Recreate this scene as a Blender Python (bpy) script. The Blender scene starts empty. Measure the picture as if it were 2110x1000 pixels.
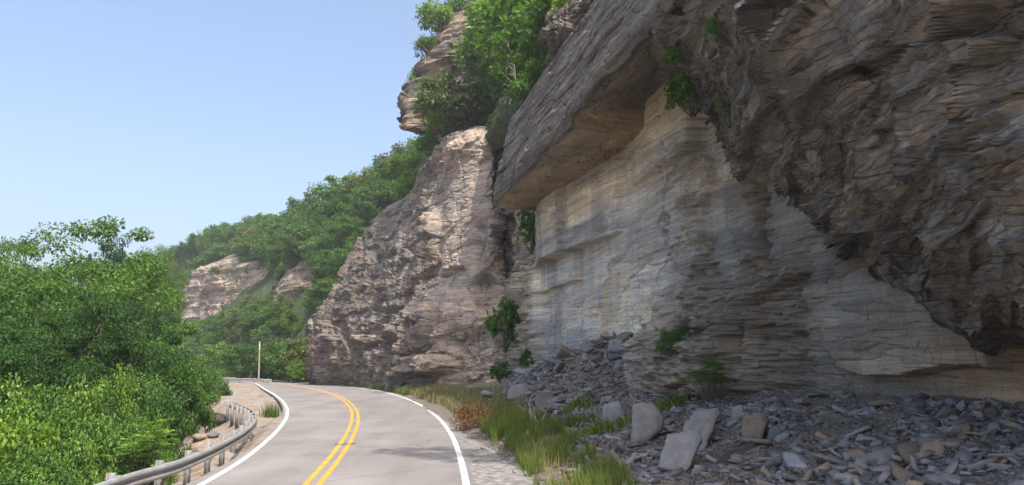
import bpy, math, random
import numpy as np
R = math.radians
sc = bpy.context.scene
col = sc.collection

# ------------------------------------------------------------------ camera, sky, sun, exposure
CAM_H, F = 2.5, 1500.0
PITCH = math.atan(245.0 / F)
cam = bpy.data.objects.new('camera', bpy.data.cameras.new('camera'))
col.objects.link(cam)
cam.location = (0, 0, CAM_H)
cam.rotation_euler = (math.pi / 2 + PITCH, 0, 0)
cam.data.sensor_width = 36.0
cam.data.lens = 36.0 * F / 2110.0
cam.data.clip_start, cam.data.clip_end = 0.05, 5000
sc.camera = cam

SUN_DIR = np.array((0.27, -0.40, 0.87)); SUN_DIR /= np.linalg.norm(SUN_DIR)
sun_el = math.asin(SUN_DIR[2]); sun_az = math.atan2(SUN_DIR[0], SUN_DIR[1])   # azimuth clockwise from +Y
world = bpy.data.worlds.new('World'); sc.world = world
world.use_nodes = True
nt = world.node_tree
sky = nt.nodes.new('ShaderNodeTexSky')
sky.sky_type = 'NISHITA'; sky.sun_disc = False
sky.sun_elevation = sun_el; sky.sun_rotation = sun_az
sky.altitude = 300; sky.air_density = 1.0; sky.dust_density = 6.0; sky.ozone_density = 1.0
nt.links.new(sky.outputs[0], nt.nodes['Background'].inputs[0])
nt.nodes['Background'].inputs[1].default_value = 0.15
sl = bpy.data.lights.new('sun', 'SUN')
sl.energy = 2.6; sl.angle = R(0.6); sl.color = (1.0, 0.94, 0.84)
so = bpy.data.objects.new('sun', sl); col.objects.link(so)
from mathutils import Vector
so.rotation_euler = Vector(SUN_DIR).to_track_quat('Z', 'Y').to_euler()
so.location = (40, -60, 120)
sc.view_settings.view_transform = 'Standard'
sc.view_settings.look = 'None'
sc.view_settings.exposure = 1.1
sc.view_settings.gamma = 1.0
sc.cycles.max_bounces = 7
sc.cycles.diffuse_bounces = 3
sc.cycles.transmission_bounces = 4
sc.cycles.use_denoising = True
sc.cycles.denoising_input_passes = 'RGB_ALBEDO_NORMAL'
sc.cycles.denoising_prefilter = 'NONE'
sc.cycles.use_adaptive_sampling = False
sc.cycles.sample_clamp_indirect = 3.0
sc.cycles.caustics_reflective = False
sc.cycles.caustics_refractive = False

# ------------------------------------------------------------------ pixel -> place helpers (used to read the photograph's measurements)
CP, SP = math.cos(PITCH), math.sin(PITCH)
def ray(u, v):
    cx = (u - 1055.0) / F; cy = -(v - 500.0) / F
    return np.array((cx, CP - cy * SP, SP + cy * CP))
ORG = np.array((0, 0, CAM_H))
def P(u, v, d):
    r = ray(u, v); return ORG + r * (d / r[1])
def PZ(u, v, z=0.0):
    r = ray(u, v); return ORG + r * ((z - CAM_H) / r[2])
WA = R(13.3)                                   # heading of the cliff wall, left of straight ahead
TA = np.array((-math.sin(WA), math.cos(WA), 0)); NA = np.array((math.cos(WA), math.sin(WA), 0))
def W(t, l, z): return t * TA + l * NA + np.array((0, 0, z))
def PL(u, v, l):
    r = ray(u, v); return ORG + r * (l / (r @ NA))
def proj(p):
    p = np.asarray(p, float) - ORG
    f = p[..., 1] * CP + p[..., 2] * SP; up = -p[..., 1] * SP + p[..., 2] * CP
    return 1055 + F * p[..., 0] / f, 500 - F * up / f

# ------------------------------------------------------------------ numpy noise
def _h(a, b, c, seed):
    with np.errstate(over='ignore'):
        x = (a.astype(np.int64).astype(np.uint32) * np.uint32(374761393) + b.astype(np.int64).astype(np.uint32) * np.uint32(668265263)
             + c.astype(np.int64).astype(np.uint32) * np.uint32(2147483647) + np.uint32(seed * 974711 + 13))
        x = (x ^ (x >> np.uint32(13))) * np.uint32(1274126177)
        x = (x ^ (x >> np.uint32(16))) * np.uint32(2246822519)
        x = x ^ (x >> np.uint32(15))
    return x.astype(np.float64) / 4294967295.0
def vn(p, seed=0):
    i = np.floor(p); f = p - i; f = f * f * (3 - 2 * f)
    x, y, z = i[..., 0], i[..., 1], i[..., 2]
    r = 0
    for dx in (0, 1):
        wx = f[..., 0] if dx else 1 - f[..., 0]
        for dy in (0, 1):
            wy = f[..., 1] if dy else 1 - f[..., 1]
            for dz in (0, 1):
                wz = f[..., 2] if dz else 1 - f[..., 2]
                r = r + wx * wy * wz * _h(x + dx, y + dy, z + dz, seed)
    return r
def fbm(p, oc=4, seed=0, gain=0.5):
    a, s, tot = 1.0, 0, 0
    for k in range(oc):
        s = s + a * vn(p, seed + k * 17); tot += a; a *= gain; p = p * 2.03 + 11.7
    return s / tot
def sst(x, a, b):
    t = np.clip((x - a) / (b - a), 0, 1); return t * t * (3 - 2 * t)
def st3(a, b, c=None):
    a, b = np.broadcast_arrays(a, b)
    return np.stack([a, b, np.zeros_like(a) if c is None else np.broadcast_to(c, a.shape)], -1)

# ------------------------------------------------------------------ mesh / object helpers
def npmesh(name, v, faces, mat=None, smooth=False, tint=None):
    v = np.asarray(v, np.float32).reshape(-1, 3)
    if isinstance(faces, np.ndarray): faces = [faces]
    me = bpy.data.meshes.new(name)
    me.vertices.add(len(v)); me.vertices.foreach_set('co', v.ravel())
    loops = np.concatenate([f.ravel() for f in faces]).astype(np.int32)
    tot = np.concatenate([np.full(len(f), f.shape[1]) for f in faces])
    start = np.concatenate(([0], np.cumsum(tot)[:-1])).astype(np.int32)
    me.loops.add(len(loops)); me.loops.foreach_set('vertex_index', loops)
    me.polygons.add(len(start)); me.polygons.foreach_set('loop_start', start)
    me.update(calc_edges=True); me.validate()
    if smooth: me.polygons.foreach_set('use_smooth', np.ones(len(me.polygons), bool))
    if tint is not None:
        at = me.attributes.new('tint', 'FLOAT_COLOR', 'POINT')
        t4 = np.ones((len(v), 4), np.float32); t4[:, :3] = tint.reshape(-1, 3)
        at.data.foreach_set('color', t4.ravel())
    if mat: me.materials.append(mat)
    return me
def link(name, me, parent=None, loc=None):
    o = bpy.data.objects.new(name, me); col.objects.link(o)
    if parent: o.parent = parent
    if loc is not None: o.location = loc
    return o
def tag(o, label, cat, group=None, kind=None):
    o['label'] = label
    o['category'] = cat
    if group: o['group'] = group
    if kind: o['kind'] = kind
    return o
def struct(o): o['kind'] = 'structure'; return o
def grid_faces(nr, nc):
    i = np.arange(nr * nc).reshape(nr, nc)
    return np.stack([i[:-1, :-1], i[:-1, 1:], i[1:, 1:], i[1:, :-1]], -1).reshape(-1, 4)
def catmull(C, x):
    """C (n, ...) control values at 0..n-1, x array of parameters"""
    n = len(C); i = np.clip(np.floor(x).astype(int), 0, n - 2); f = (x - i)
    f = f.reshape(f.shape + (1,) * (C.ndim - 1))
    g = lambda k: C[np.clip(k, 0, n - 1)]
    p0, p1, p2, p3 = g(i - 1), g(i), g(i + 1), g(i + 2)
    p0 = np.where((i == 0).reshape(f.shape), 2 * p1 - p2, p0)
    p3 = np.where((i == n - 2).reshape(f.shape), 2 * p2 - p1, p3)
    m1, m2 = (p2 - p0) * .4, (p3 - p1) * .4
    return (2*f**3 - 3*f**2 + 1)*p1 + (f**3 - 2*f**2 + f)*m1 + (-2*f**3 + 3*f**2)*p2 + (f**3 - f**2)*m2
def lin(C, x):
    n = len(C); i = np.clip(np.floor(x).astype(int), 0, n - 2); f = (x - i).reshape((-1,) + (1,) * (C.ndim - 1))
    return C[i] * (1 - f) + C[i + 1] * f
def patch_grid(C, step=1.2, mode='cc', cap=700):
    """C: control grid (rows, cols, 3).  Dense grid whose spacing follows the distance to the road viewpoint."""
    C = np.asarray(C, float)
    fr = catmull if mode[0] == 'c' else lin; fc = catmull if mode[1] == 'c' else lin
    def ev(a, b): return np.swapaxes(fc(np.swapaxes(fr(C, a), 0, 1), b), 0, 1)
    a, b = np.linspace(0, len(C) - 1, 90), np.linspace(0, C.shape[1] - 1, 90)
    G = ev(a, b); D = np.linalg.norm(G - ORG, axis=2)
    lr = (np.linalg.norm(np.diff(G, axis=0), axis=2) / D[:-1]).max(1) * .5 + (np.linalg.norm(np.diff(G, axis=0), axis=2) / D[:-1]).mean(1) * .5
    lc = (np.linalg.norm(np.diff(G, axis=1), axis=2) / D[:, :-1]).max(0) * .5 + (np.linalg.norm(np.diff(G, axis=1), axis=2) / D[:, :-1]).mean(0) * .5
    def rs(x, w):
        c = np.concatenate(([0], np.cumsum(w))); n = int(np.clip(c[-1] * 728 / step, 8, cap))
        return np.interp(np.linspace(0, c[-1], n), c, x)
    return ev(rs(a, lr), rs(b, lc))
def normals(G):
    n = np.cross(np.gradient(G, axis=1), np.gradient(G, axis=0))
    n /= np.maximum(np.linalg.norm(n, axis=2, keepdims=True), 1e-9)
    return n
def blocks(S, Z, h, w, seed, warp=1.0):
    zz = Z / h + warp * 1.6 * (fbm(st3(S / (w * 5), Z / (h * 9)), 2, seed + 5) - .5)
    k = np.floor(zz); fz = zz - k
    ss = S / w + _h(k, k * 0, k * 0, seed) * 97 + .9 * (vn(st3(S / w * .7, Z / h * .6, k), seed + 3) - .5)
    j = np.floor(ss); fs = ss - j
    r = _h(k, j, k * 0 + 7, seed + 1)
    edge = np.maximum(np.abs(2 * fz - 1) ** 9, np.abs(2 * fs - 1) ** 14)
    return (r - .5) * 2 - .55 * edge
def facets(S, Z, h, w, seed, tilt=1.0, warp=.35, aw=1.0):
    """angular broken faces: every cell of a jittered lattice is a flat face with its own set-back and tilt"""
    q = st3(S / w, Z / h)
    x = q[..., 0] + warp * 2 * (fbm(q * .9, 3, seed + 1) - .5); y = q[..., 1] + warp * 2 * (fbm(q * .9, 3, seed + 2) - .5)
    ix, iy = np.floor(x), np.floor(y); best = np.full(x.shape, 9.); sec = best.copy(); bid = np.zeros(x.shape); bx = np.zeros(x.shape); by = np.zeros(x.shape); z0 = ix * 0
    for dx in (-1, 0, 1):
        for dy in (-1, 0, 1):
            cx, cy = ix + dx, iy + dy
            ex = x - cx - _h(cx, cy, z0, seed + 3); ey = y - cy - _h(cx, cy, z0, seed + 4)
            dd = np.maximum(np.abs(ex) * aw, np.abs(ey)) + .25 * (ex * ex + ey * ey)
            k = dd < best; sec = np.where(k, best, np.minimum(sec, dd))
            best = np.where(k, dd, best); bx = np.where(k, ex, bx); by = np.where(k, ey, by); bid = np.where(k, _h(cx, cy, z0, seed + 5), bid)
    g1 = _h(np.floor(bid * 9973), z0, z0, seed + 6) - .5; g2 = _h(np.floor(bid * 9973), z0 + 1, z0, seed + 7) - .5
    return (bid - .5) * 2 + tilt * 2 * (g1 * bx + g2 * by), bid, sec - best
def terrace(x, n):
    y = x * n; k = np.floor(y); f = y - k
    return (k + sst(f, .42, .58)) / n

# ------------------------------------------------------------------ materials
def newmat(name):
    m = bpy.data.materials.new(name); m.use_nodes = True
    t = m.node_tree; b = t.nodes['Principled BSDF']
    return m, t, b
def nd(t, typ, **kw):
    n = t.nodes.new(typ)
    for k, v in kw.items(): setattr(n, k, v)
    return n
def noise(t, scale, vec=None, detail=6, rough=.6, vscale=None, out=0):
    n = nd(t, 'ShaderNodeTexNoise'); n.inputs['Scale'].default_value = scale
    n.inputs['Detail'].default_value = detail; n.inputs['Roughness'].default_value = rough
    if vec is None:
        g = nd(t, 'ShaderNodeNewGeometry'); vec = g.outputs['Position']
    if vscale:
        mp = nd(t, 'ShaderNodeMapping'); mp.inputs['Scale'].default_value = vscale
        t.links.new(vec, mp.inputs[0]); vec = mp.outputs[0]
    t.links.new(vec, n.inputs['Vector'])
    return n.outputs[out]
def ramp(t, fac, stops):
    r = nd(t, 'ShaderNodeValToRGB'); e = r.color_ramp.elements
    while len(e) < len(stops): e.new(.5)
    for q, (p, c) in zip(e, stops):
        q.position = p; q.color = (c[0], c[1], c[2], 1) if not np.isscalar(c) else (c, c, c, 1)
    t.links.new(fac, r.inputs[0]); return r.outputs[0]
def mix(t, a, b, fac=None, mode='MIX', f=1.0):
    m = nd(t, 'ShaderNodeMix', data_type='RGBA', blend_type=mode)
    m.inputs[0].default_value = f
    if fac is not None: t.links.new(fac, m.inputs[0])
    for s, i in ((a, 6), (b, 7)):
        if isinstance(s, (tuple, list)): m.inputs[i].default_value = (s[0], s[1], s[2], 1)
        else: t.links.new(s, m.inputs[i])
    return m.outputs[2]
def bump(t, b, h, strength=.5, dist=.03):
    n = nd(t, 'ShaderNodeBump'); n.inputs['Strength'].default_value = strength; n.inputs['Distance'].default_value = dist
    t.links.new(h, n.inputs['Height']); t.links.new(n.outputs[0], b.inputs['Normal'])
def rock_mat(name, band=5.0, streak=.35, rough=.85, bdist=.05, fine=14, lines=1.0, bandf=1.0, cells=((.5, 2.4), (1.6, 8.0)), cellf=.5, cstr=.7, wz=.22, wx=.5):
    """layered rock: colour bands, broken blocks of slightly different tone, grooved joints as relief"""
    m, t, b = newmat(name)
    at = nd(t, 'ShaderNodeAttribute', attribute_name='tint').outputs['Color']
    n1 = noise(t, 1.0, vscale=(.25, .25, band), detail=8, rough=.62)
    n2 = noise(t, fine, detail=4, rough=.7)
    n3 = noise(t, 1.0, vscale=(1.4, 1.4, .12), detail=5)
    n4 = noise(t, .35, detail=5)
    c = mix(t, at, ramp(t, n1, [(.3, .62), (.5, 1.0), (.7, 1.35)]), mode='MULTIPLY', f=bandf)
    c = mix(t, c, ramp(t, n2, [(.3, .66), (.62, 1.2)]), mode='MULTIPLY', f=.75)
    c = mix(t, c, ramp(t, n3, [(.36, .6), (.55, 1.08)]), mode='MULTIPLY', f=streak)
    c = mix(t, c, ramp(t, n4, [(.35, (1.08, 1.0, .88)), (.65, (.93, 1.0, 1.06))]), mode='MULTIPLY', f=.8)
    g = nd(t, 'ShaderNodeNewGeometry').outputs['Position']
    wn = nd(t, 'ShaderNodeTexNoise'); wn.inputs['Scale'].default_value = 1.3; wn.inputs['Detail'].default_value = 5; t.links.new(g, wn.inputs['Vector'])
    sv = nd(t, 'ShaderNodeVectorMath', operation='MULTIPLY_ADD'); sv.inputs[1].default_value = (wx, wx, wz); t.links.new(wn.outputs['Color'], sv.inputs[0]); t.links.new(g, sv.inputs[2])
    hgt = None
    for k, (sx, sz) in enumerate(cells):
        mp = nd(t, 'ShaderNodeMapping'); mp.inputs['Scale'].default_value = (sx, sx, sz); mp.inputs['Location'].default_value = (3.1 * k, 1.7 * k, .4 * k); t.links.new(sv.outputs[0], mp.inputs[0])
        v1 = nd(t, 'ShaderNodeTexVoronoi', feature='F1', distance='CHEBYCHEV'); v1.inputs['Scale'].default_value = 1; t.links.new(mp.outputs[0], v1.inputs['Vector'])
        v2 = nd(t, 'ShaderNodeTexVoronoi', feature='DISTANCE_TO_EDGE'); v2.inputs['Scale'].default_value = 1; t.links.new(mp.outputs[0], v2.inputs['Vector'])
        sp = nd(t, 'ShaderNodeSeparateColor'); t.links.new(v1.outputs['Color'], sp.inputs[0])
        c = mix(t, c, ramp(t, sp.outputs[0], [(0, (.64, .66, .69)), (.5, (1, 1, 1)), (1, (1.32, 1.28, 1.22))]), mode='MULTIPLY', f=cellf)
        e = nd(t, 'ShaderNodeMapRange'); e.inputs[1].default_value = 0; e.inputs[2].default_value = .06; t.links.new(v2.outputs['Distance'], e.inputs[0])
        w1 = nd(t, 'ShaderNodeMath', operation='MULTIPLY_ADD'); w1.inputs[1].default_value = .9 / (k + 1); t.links.new(sp.outputs[1], w1.inputs[0]); t.links.new(e.outputs[0], w1.inputs[2])
        if hgt is None: hgt = w1.outputs[0]
        else:
            a2 = nd(t, 'ShaderNodeMath', operation='MULTIPLY_ADD'); a2.inputs[1].default_value = .55; t.links.new(w1.outputs[0], a2.inputs[0]); t.links.new(hgt, a2.inputs[2]); hgt = a2.outputs[0]
    for vs, w_, dk in (((.10, .10, band * .8), .008, .6), ((.45, .45, .16), .003, .5)):
        ln = noise(t, 1.0, vscale=vs, detail=4, rough=.55)
        sb = nd(t, 'ShaderNodeMath', operation='SUBTRACT'); sb.inputs[1].default_value = .5; t.links.new(ln, sb.inputs[0])
        ab = nd(t, 'ShaderNodeMath', operation='ABSOLUTE'); t.links.new(sb.outputs[0], ab.inputs[0])
        c = mix(t, c, ramp(t, ab.outputs[0], [(0, 1 - dk * lines), (w_ * .5, 1 - dk * lines), (w_, 1.0)]), mode='MULTIPLY')
    t.links.new(c, b.inputs['Base Color']); b.inputs['Roughness'].default_value = rough
    b.inputs['Specular IOR Level'].default_value = .3
    f1 = nd(t, 'ShaderNodeMath', operation='MULTIPLY_ADD'); f1.inputs[1].default_value = .5
    t.links.new(noise(t, fine, detail=4, rough=.65), f1.inputs[0]); t.links.new(hgt, f1.inputs[2])
    bump(t, b, f1.outputs[0], cstr, bdist)
    return m
M_wall = rock_mat('shale_wall', 5, .35, lines=.9, bandf=.32, cells=((.2, 1.7), (.5, 7.0)), cellf=.42, bdist=.03, wz=.07)
M_bulge = rock_mat('dark_shale', 6, .1, bdist=.07, fine=9, lines=.2, bandf=.35, cells=((.45, 2.6), (1.0, 8.0)), cellf=.6, cstr=.8, wz=.07, wx=.25)
M_butt = rock_mat('brown_sandstone', 3, .3, bdist=.14, fine=4, lines=.5, bandf=.7, cells=((.3, .9), (.6, 3.0)), cellf=.5, wz=.1)
M_far = rock_mat('far_sandstone', 1.2, .5, bdist=.3, fine=1.5, lines=.6, cells=((.12, .4), (.3, 1.2)))

def simple_mat(name, stops, scale, rough=.9, detail=8, bd=.02, bscale=None, vscale=None, spec=.3):
    m, t, b = newmat(name)
    t.links.new(ramp(t, noise(t, scale, detail=detail, rough=.65, vscale=vscale), stops), b.inputs['Base Color'])
    b.inputs['Roughness'].default_value = rough; b.inputs['Specular IOR Level'].default_value = spec
    if bd: bump(t, b, noise(t, bscale or scale * 3, detail=6, rough=.7), .6, bd)
    return m
M_dirt = simple_mat('dirt', [(.3, (.10, .075, .05)), (.5, (.20, .155, .115)), (.7, (.30, .26, .22))], 1.7, bscale=14)
M_gravel = simple_mat('gravel', [(.25, (.07, .065, .06)), (.45, (.17, .16, .15)), (.6, (.30, .28, .26)), (.75, (.46, .44, .42))], 5, bscale=20, bd=.03)
M_soil = simple_mat('forest_soil', [(.3, (.015, .025, .008)), (.5, (.045, .065, .02)), (.7, (.09, .11, .04))], 1.1, bd=.3, bscale=1.5)
M_scree = simple_mat('scree_fines', [(.25, (.07, .06, .052)), (.5, (.15, .13, .11)), (.68, (.22, .175, .13)), (.8, (.28, .25, .21))], 6, bscale=18, bd=.02)

def leaf_mat(name, c1, c2, c3=None, trans=.35, hue=.0):
    m, t, b = newmat(name)
    g = nd(t, 'ShaderNodeNewGeometry'); oi = nd(t, 'ShaderNodeObjectInfo')
    c = ramp(t, g.outputs['Random Per Island'], [(0, c1), (.7, c2), (1, c3 or c2)])
    c = mix(t, c, ramp(t, oi.outputs['Random'], [(0, (.78, .85, .9)), (.5, (1, 1, 1)), (1, (1.22, 1.12, .8))]), mode='MULTIPLY')
    t.links.new(c, b.inputs['Base Color']); b.inputs['Roughness'].default_value = .6; b.inputs['Specular IOR Level'].default_value = .22
    tr = nd(t, 'ShaderNodeBsdfTranslucent')
    t.links.new(mix(t, c, (1.5, 1.5, .55), mode='MULTIPLY'), tr.inputs['Color'])
    mx = nd(t, 'ShaderNodeMixShader'); mx.inputs[0].default_value = trans
    t.links.new(b.outputs[0], mx.inputs[1]); t.links.new(tr.outputs[0], mx.inputs[2])
    t.links.new(mx.outputs[0], t.nodes['Material Output'].inputs[0])
    return m
L_tree = leaf_mat('leaf_broad', (.042, .10, .02), (.078, .165, .033), (.14, .235, .055))
L_dark = leaf_mat('leaf_dark', (.02, .055, .014), (.04, .096, .024), (.06, .13, .03))
L_shrub = leaf_mat('leaf_shrub', (.065, .14, .028), (.115, .225, .05), (.23, .33, .10))
L_hill = leaf_mat('leaf_hill', (.045, .10, .022), (.08, .165, .036), (.12, .21, .05))
L_pale = leaf_mat('leaf_olive', (.07, .10, .035), (.12, .16, .06), (.17, .2, .09))
L_lime = leaf_mat('leaf_lime', (.08, .16, .022), (.14, .25, .04), (.26, .36, .08))
L_dead = leaf_mat('leaf_dead', (.13, .065, .038), (.21, .11, .062), (.30, .18, .105), trans=.2)
L_grass = leaf_mat('grass_blade', (.07, .13, .025), (.12, .19, .045), (.26, .25, .10))
L_dry = leaf_mat('grass_dry', (.16, .16, .06), (.27, .24, .11), (.36, .32, .18), trans=.2)
L_litter = leaf_mat('litter', (.11, .075, .05), (.21, .14, .09), (.34, .27, .18), trans=.05)
M_bark = simple_mat('bark', [(.3, (.05, .042, .034)), (.7, (.15, .13, .11))], 6, vscale=(1, 1, .25), bd=.03)
M_deadwood = simple_mat('dead_wood', [(.3, (.22, .18, .14)), (.7, (.42, .37, .31))], 6, vscale=(1, 1, .2), bd=.02)
M_rust = simple_mat('brown_twig', [(.3, (.08, .05, .03)), (.7, (.2, .12, .07))], 8, bd=0)

# ------------------------------------------------------------------ road
def poly(pts, n, behind=None, ahead=None):
    q = [PZ(u, v, 0.0)[:2] for u, v in pts]
    q = (behind or []) + [tuple(x) for x in q] + (ahead or [])
    q = np.array(q, float)
    for _ in range(2):                                     # light smoothing of the measured points
        q[1:-1] = q[1:-1] * .6 + (q[:-2] + q[2:]) * .2
    return resample(catmull(q, np.linspace(0, len(q) - 1, 400)), n)
def resample(q, n):
    s = np.concatenate(([0], np.cumsum(np.linalg.norm(np.diff(q, axis=0), axis=1))))
    x = np.linspace(0, s[-1], n)
    return np.stack([np.interp(x, s, q[:, k]) for k in range(q.shape[1])], 1)
NR = 240
LEFT = poly([(430, 1000), (487, 960), (540, 920), (577, 885), (594, 862), (597, 845), (588, 828), (568, 812), (545, 802), (527, 795), (540, 789)], NR,
            [(-4.2, -10), (-5.2, 4)], [(-36, 100), (-55, 108), (-90, 116)])
RIGHT = poly([(966, 1000), (952, 950), (937, 900), (917, 868), (880, 838), (840, 820), (800, 808), (745, 799), (690, 794), (640, 790)], NR,
             [(1.2, -10), (.1, 4)], [(-32, 97), (-50, 113), (-88, 124)])
MID = poly([(641, 1000), (690, 948), (720, 908), (734, 870), (737, 850), (724, 829), (696, 813), (658, 803), (620, 796.5), (583, 792)], NR,
           [(-1.6, -10), (-2.6, 4)], [(-33, 98), (-52, 110), (-89, 120)])
def offs(q, d):
    tn = np.gradient(q, axis=0); tn /= np.linalg.norm(tn, axis=1, keepdims=True)
    return q + np.stack([tn[:, 1], -tn[:, 0]], 1) * d      # positive = to the right
def strip(name, A, B, z, mat, parent=None, cols=2, zf=None):
    f = np.linspace(0, 1, cols)[None, :, None]
    G = A[:, None, :] * (1 - f) + B[:, None, :] * f
    Z = np.full(G.shape[:2] + (1,), z)
    G = np.concatenate([G, Z], 2)
    return link(name, npmesh(name, G, grid_faces(*G.shape[:2])[:, ::-1], mat), parent)
m, t, b = newmat('asphalt')
n1 = noise(t, .35, detail=5); n2 = noise(t, 40, detail=3); n3 = noise(t, 1.0, vscale=(.7, .12, 1), detail=6)
c = mix(t, (.225, .208, .198), ramp(t, n1, [(.35, .86), (.65, 1.1)]), mode='MULTIPLY')
c = mix(t, c, ramp(t, n2, [(.35, .74), (.65, 1.2)]), mode='MULTIPLY')
c = mix(t, c, ramp(t, n3, [(.4, .88), (.6, 1.06)]), mode='MULTIPLY')
vor = nd(t, 'ShaderNodeTexVoronoi', feature='DISTANCE_TO_EDGE'); vor.inputs['Scale'].default_value = .16
g = nd(t, 'ShaderNodeNewGeometry'); wv = nd(t, 'ShaderNodeVectorMath', operation='ADD')
nn = nd(t, 'ShaderNodeTexNoise'); nn.inputs['Scale'].default_value = .8; nn.inputs['Detail'].default_value = 6
t.links.new(g.outputs['Position'], nn.inputs['Vector']); t.links.new(g.outputs['Position'], wv.inputs[0]); t.links.new(nn.outputs['Color'], wv.inputs[1])
t.links.new(wv.outputs[0], vor.inputs['Vector'])
crk = ramp(t, vor.outputs['Distance'], [(0, .62), (.004, .62), (.007, 1.0)])
c = mix(t, c, crk, mode='MULTIPLY', f=.55)
t.links.new(c, b.inputs['Base Color']); b.inputs['Roughness'].default_value = .8; b.inputs['Specular IOR Level'].default_value = .3
bump(t, b, n2, .4, .008); M_asph = m
def paint(name, c1, wear):
    m, t, b = newmat(name)
    n = noise(t, 9, detail=7, rough=.75); n2 = noise(t, 1.1, detail=3)
    c = mix(t, c1, tuple(x * .82 for x in c1), fac=ramp(t, n2, [(.4, 0.0), (.6, 1.0)]))
    c = mix(t, c, (.22, .2, .19), fac=ramp(t, n, [(wear - .03, 1.0), (wear + .03, 0.0)]))
    t.links.new(c, b.inputs['Base Color']); b.inputs['Roughness'].default_value = .7
    return m
M_white = paint('white_paint', (.72, .71, .69), .41); M_yellow = paint('yellow_paint', (.64, .32, .03), .38)
road = struct(strip('road', offs(LEFT, -.22), offs(RIGHT, .18), 0.0, M_asph, cols=14))
strip('edge_line', offs(LEFT, -.07), offs(LEFT, .07), .004, M_white, road)
strip('edge_line', offs(RIGHT, -.075), offs(RIGHT, .075), .004, M_white, road)
strip('centre_line', offs(MID, -.20), offs(MID, -.075), .004, M_yellow, road)
strip('centre_line', offs(MID, .075), offs(MID, .20), .004, M_yellow, road)
M_tar = simple_mat('tar_seal', [(.3, .02), (.7, .05)], 5, bd=0)

# ------------------------------------------------------------------ ground sheet: verge, pull-off, valley on the left, far plain
CEN = resample(np.concatenate([[(-1.6, -60)], MID]), 200)
def road_off(x, y):
    """signed distance from the road's centre (left negative) and half widths"""
    pts = np.stack([x.ravel(), y.ravel()], 1); best = np.full(len(pts), 1e9); sg = np.zeros(len(pts)); yy = np.zeros(len(pts))
    for a, bb in zip(CEN[:-1], CEN[1:]):
        dv = bb - a; w = pts - a; s = np.clip((w @ dv) / (dv @ dv), 0, 1); q = w - s[:, None] * dv
        d = np.hypot(q[:, 0], q[:, 1]); k = d < best
        cr = dv[0] * w[:, 1] - dv[1] * w[:, 0]
        best[k] = d[k]; sg[k] = np.where(cr[k] > 0, -1, 1); yy[k] = (a + s[:, None] * dv)[k, 1]
    return (best * sg).reshape(x.shape), yy.reshape(x.shape)
def ground_z(x, y):
    x = np.asarray(x, float); y = np.asarray(y, float)
    d, yy = road_off(x, y)
    dl = -d - 2.5 - .8 * sst(yy, 22, 34)
    sw = 1.6 + 3.2 * sst(yy, 34, 60)
    z = -.03 - .09 * np.clip(dl, 0, 1.2) - .42 * np.clip(dl - sw, 0, 5) - .75 * np.clip(dl - sw - 2, 0, 9)
    z = z - .52 * sst(dl, .1, 1.0) * (1 - sst(yy, 40, 54))
    z = z + 1.0 * np.exp(-((x + 10.7) ** 2 + (y - 25.6) ** 2) / 1.5) * (d < 0)
    z = np.where(d > 0, -.04 + .0 * d, z)
    p = st3(x, y)
    z = z + (fbm(p * .5, 4, 3) - .5) * .5 * np.clip(np.abs(d) - 3.2, 0, 1) * np.where(d < 0, np.clip(dl / 3, .12, 1.3), .3)
    return z
gx = np.concatenate([-np.geomspace(1500, 60, 26), np.linspace(-58, 14, 300), np.geomspace(16, 1500, 26)])
gy = np.concatenate([[-600, -200, -60], np.linspace(-20, 10, 20), np.linspace(10.4, 60, 160), np.linspace(61, 110, 50), np.geomspace(113, 2500, 30)])
X, Y = np.meshgrid(gx, gy)
Z = ground_z(X, Y)
M_ground, t, b = newmat('ground')
cd = ramp(t, noise(t, 1.4, detail=8), [(.3, (.13, .085, .055)), (.5, (.27, .20, .15)), (.7, (.36, .31, .26))])
cg = ramp(t, noise(t, 9, detail=8, rough=.75), [(.3, .07), (.5, .22), (.7, .42)])
c = mix(t, cd, cg, fac=ramp(t, noise(t, .8, detail=4), [(.45, 0.0), (.6, .8)]))
c = mix(t, c, ramp(t, noise(t, 25, detail=3), [(.3, .6), (.7, 1.3)]), mode='MULTIPLY')
t.links.new(c, b.inputs['Base Color']); b.inputs['Roughness'].default_value = .95
bump(t, b, noise(t, 14, detail=6, rough=.75), .7, .05)
struct(link('ground', npmesh('ground', np.stack([X, Y, Z], -1), grid_faces(*X.shape), M_ground, True)))
shA = offs(RIGHT, .16); shB = offs(RIGHT, 1.7)
G = []
for k, f in enumerate(np.linspace(0, 1, 12)):
    q = shA * (1 - f) + shB * f
    q = q + (f * .5) * (fbm(st3(q[:, 0] * .8, q[:, 1] * .8), 3, 4) - .5)[:, None]
    zz = -.006 - .05 * f + .03 * (fbm(st3(q[:, 0] * 3, q[:, 1] * 3), 3, 8) - .5) * (f > 0)
    G.append(np.column_stack([q, zz]))
G = np.swapaxes(np.array(G), 0, 1)
struct(link('gravel_shoulder', npmesh('gravel_shoulder', G, grid_faces(*G.shape[:2])[:, ::-1], M_gravel)))

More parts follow.
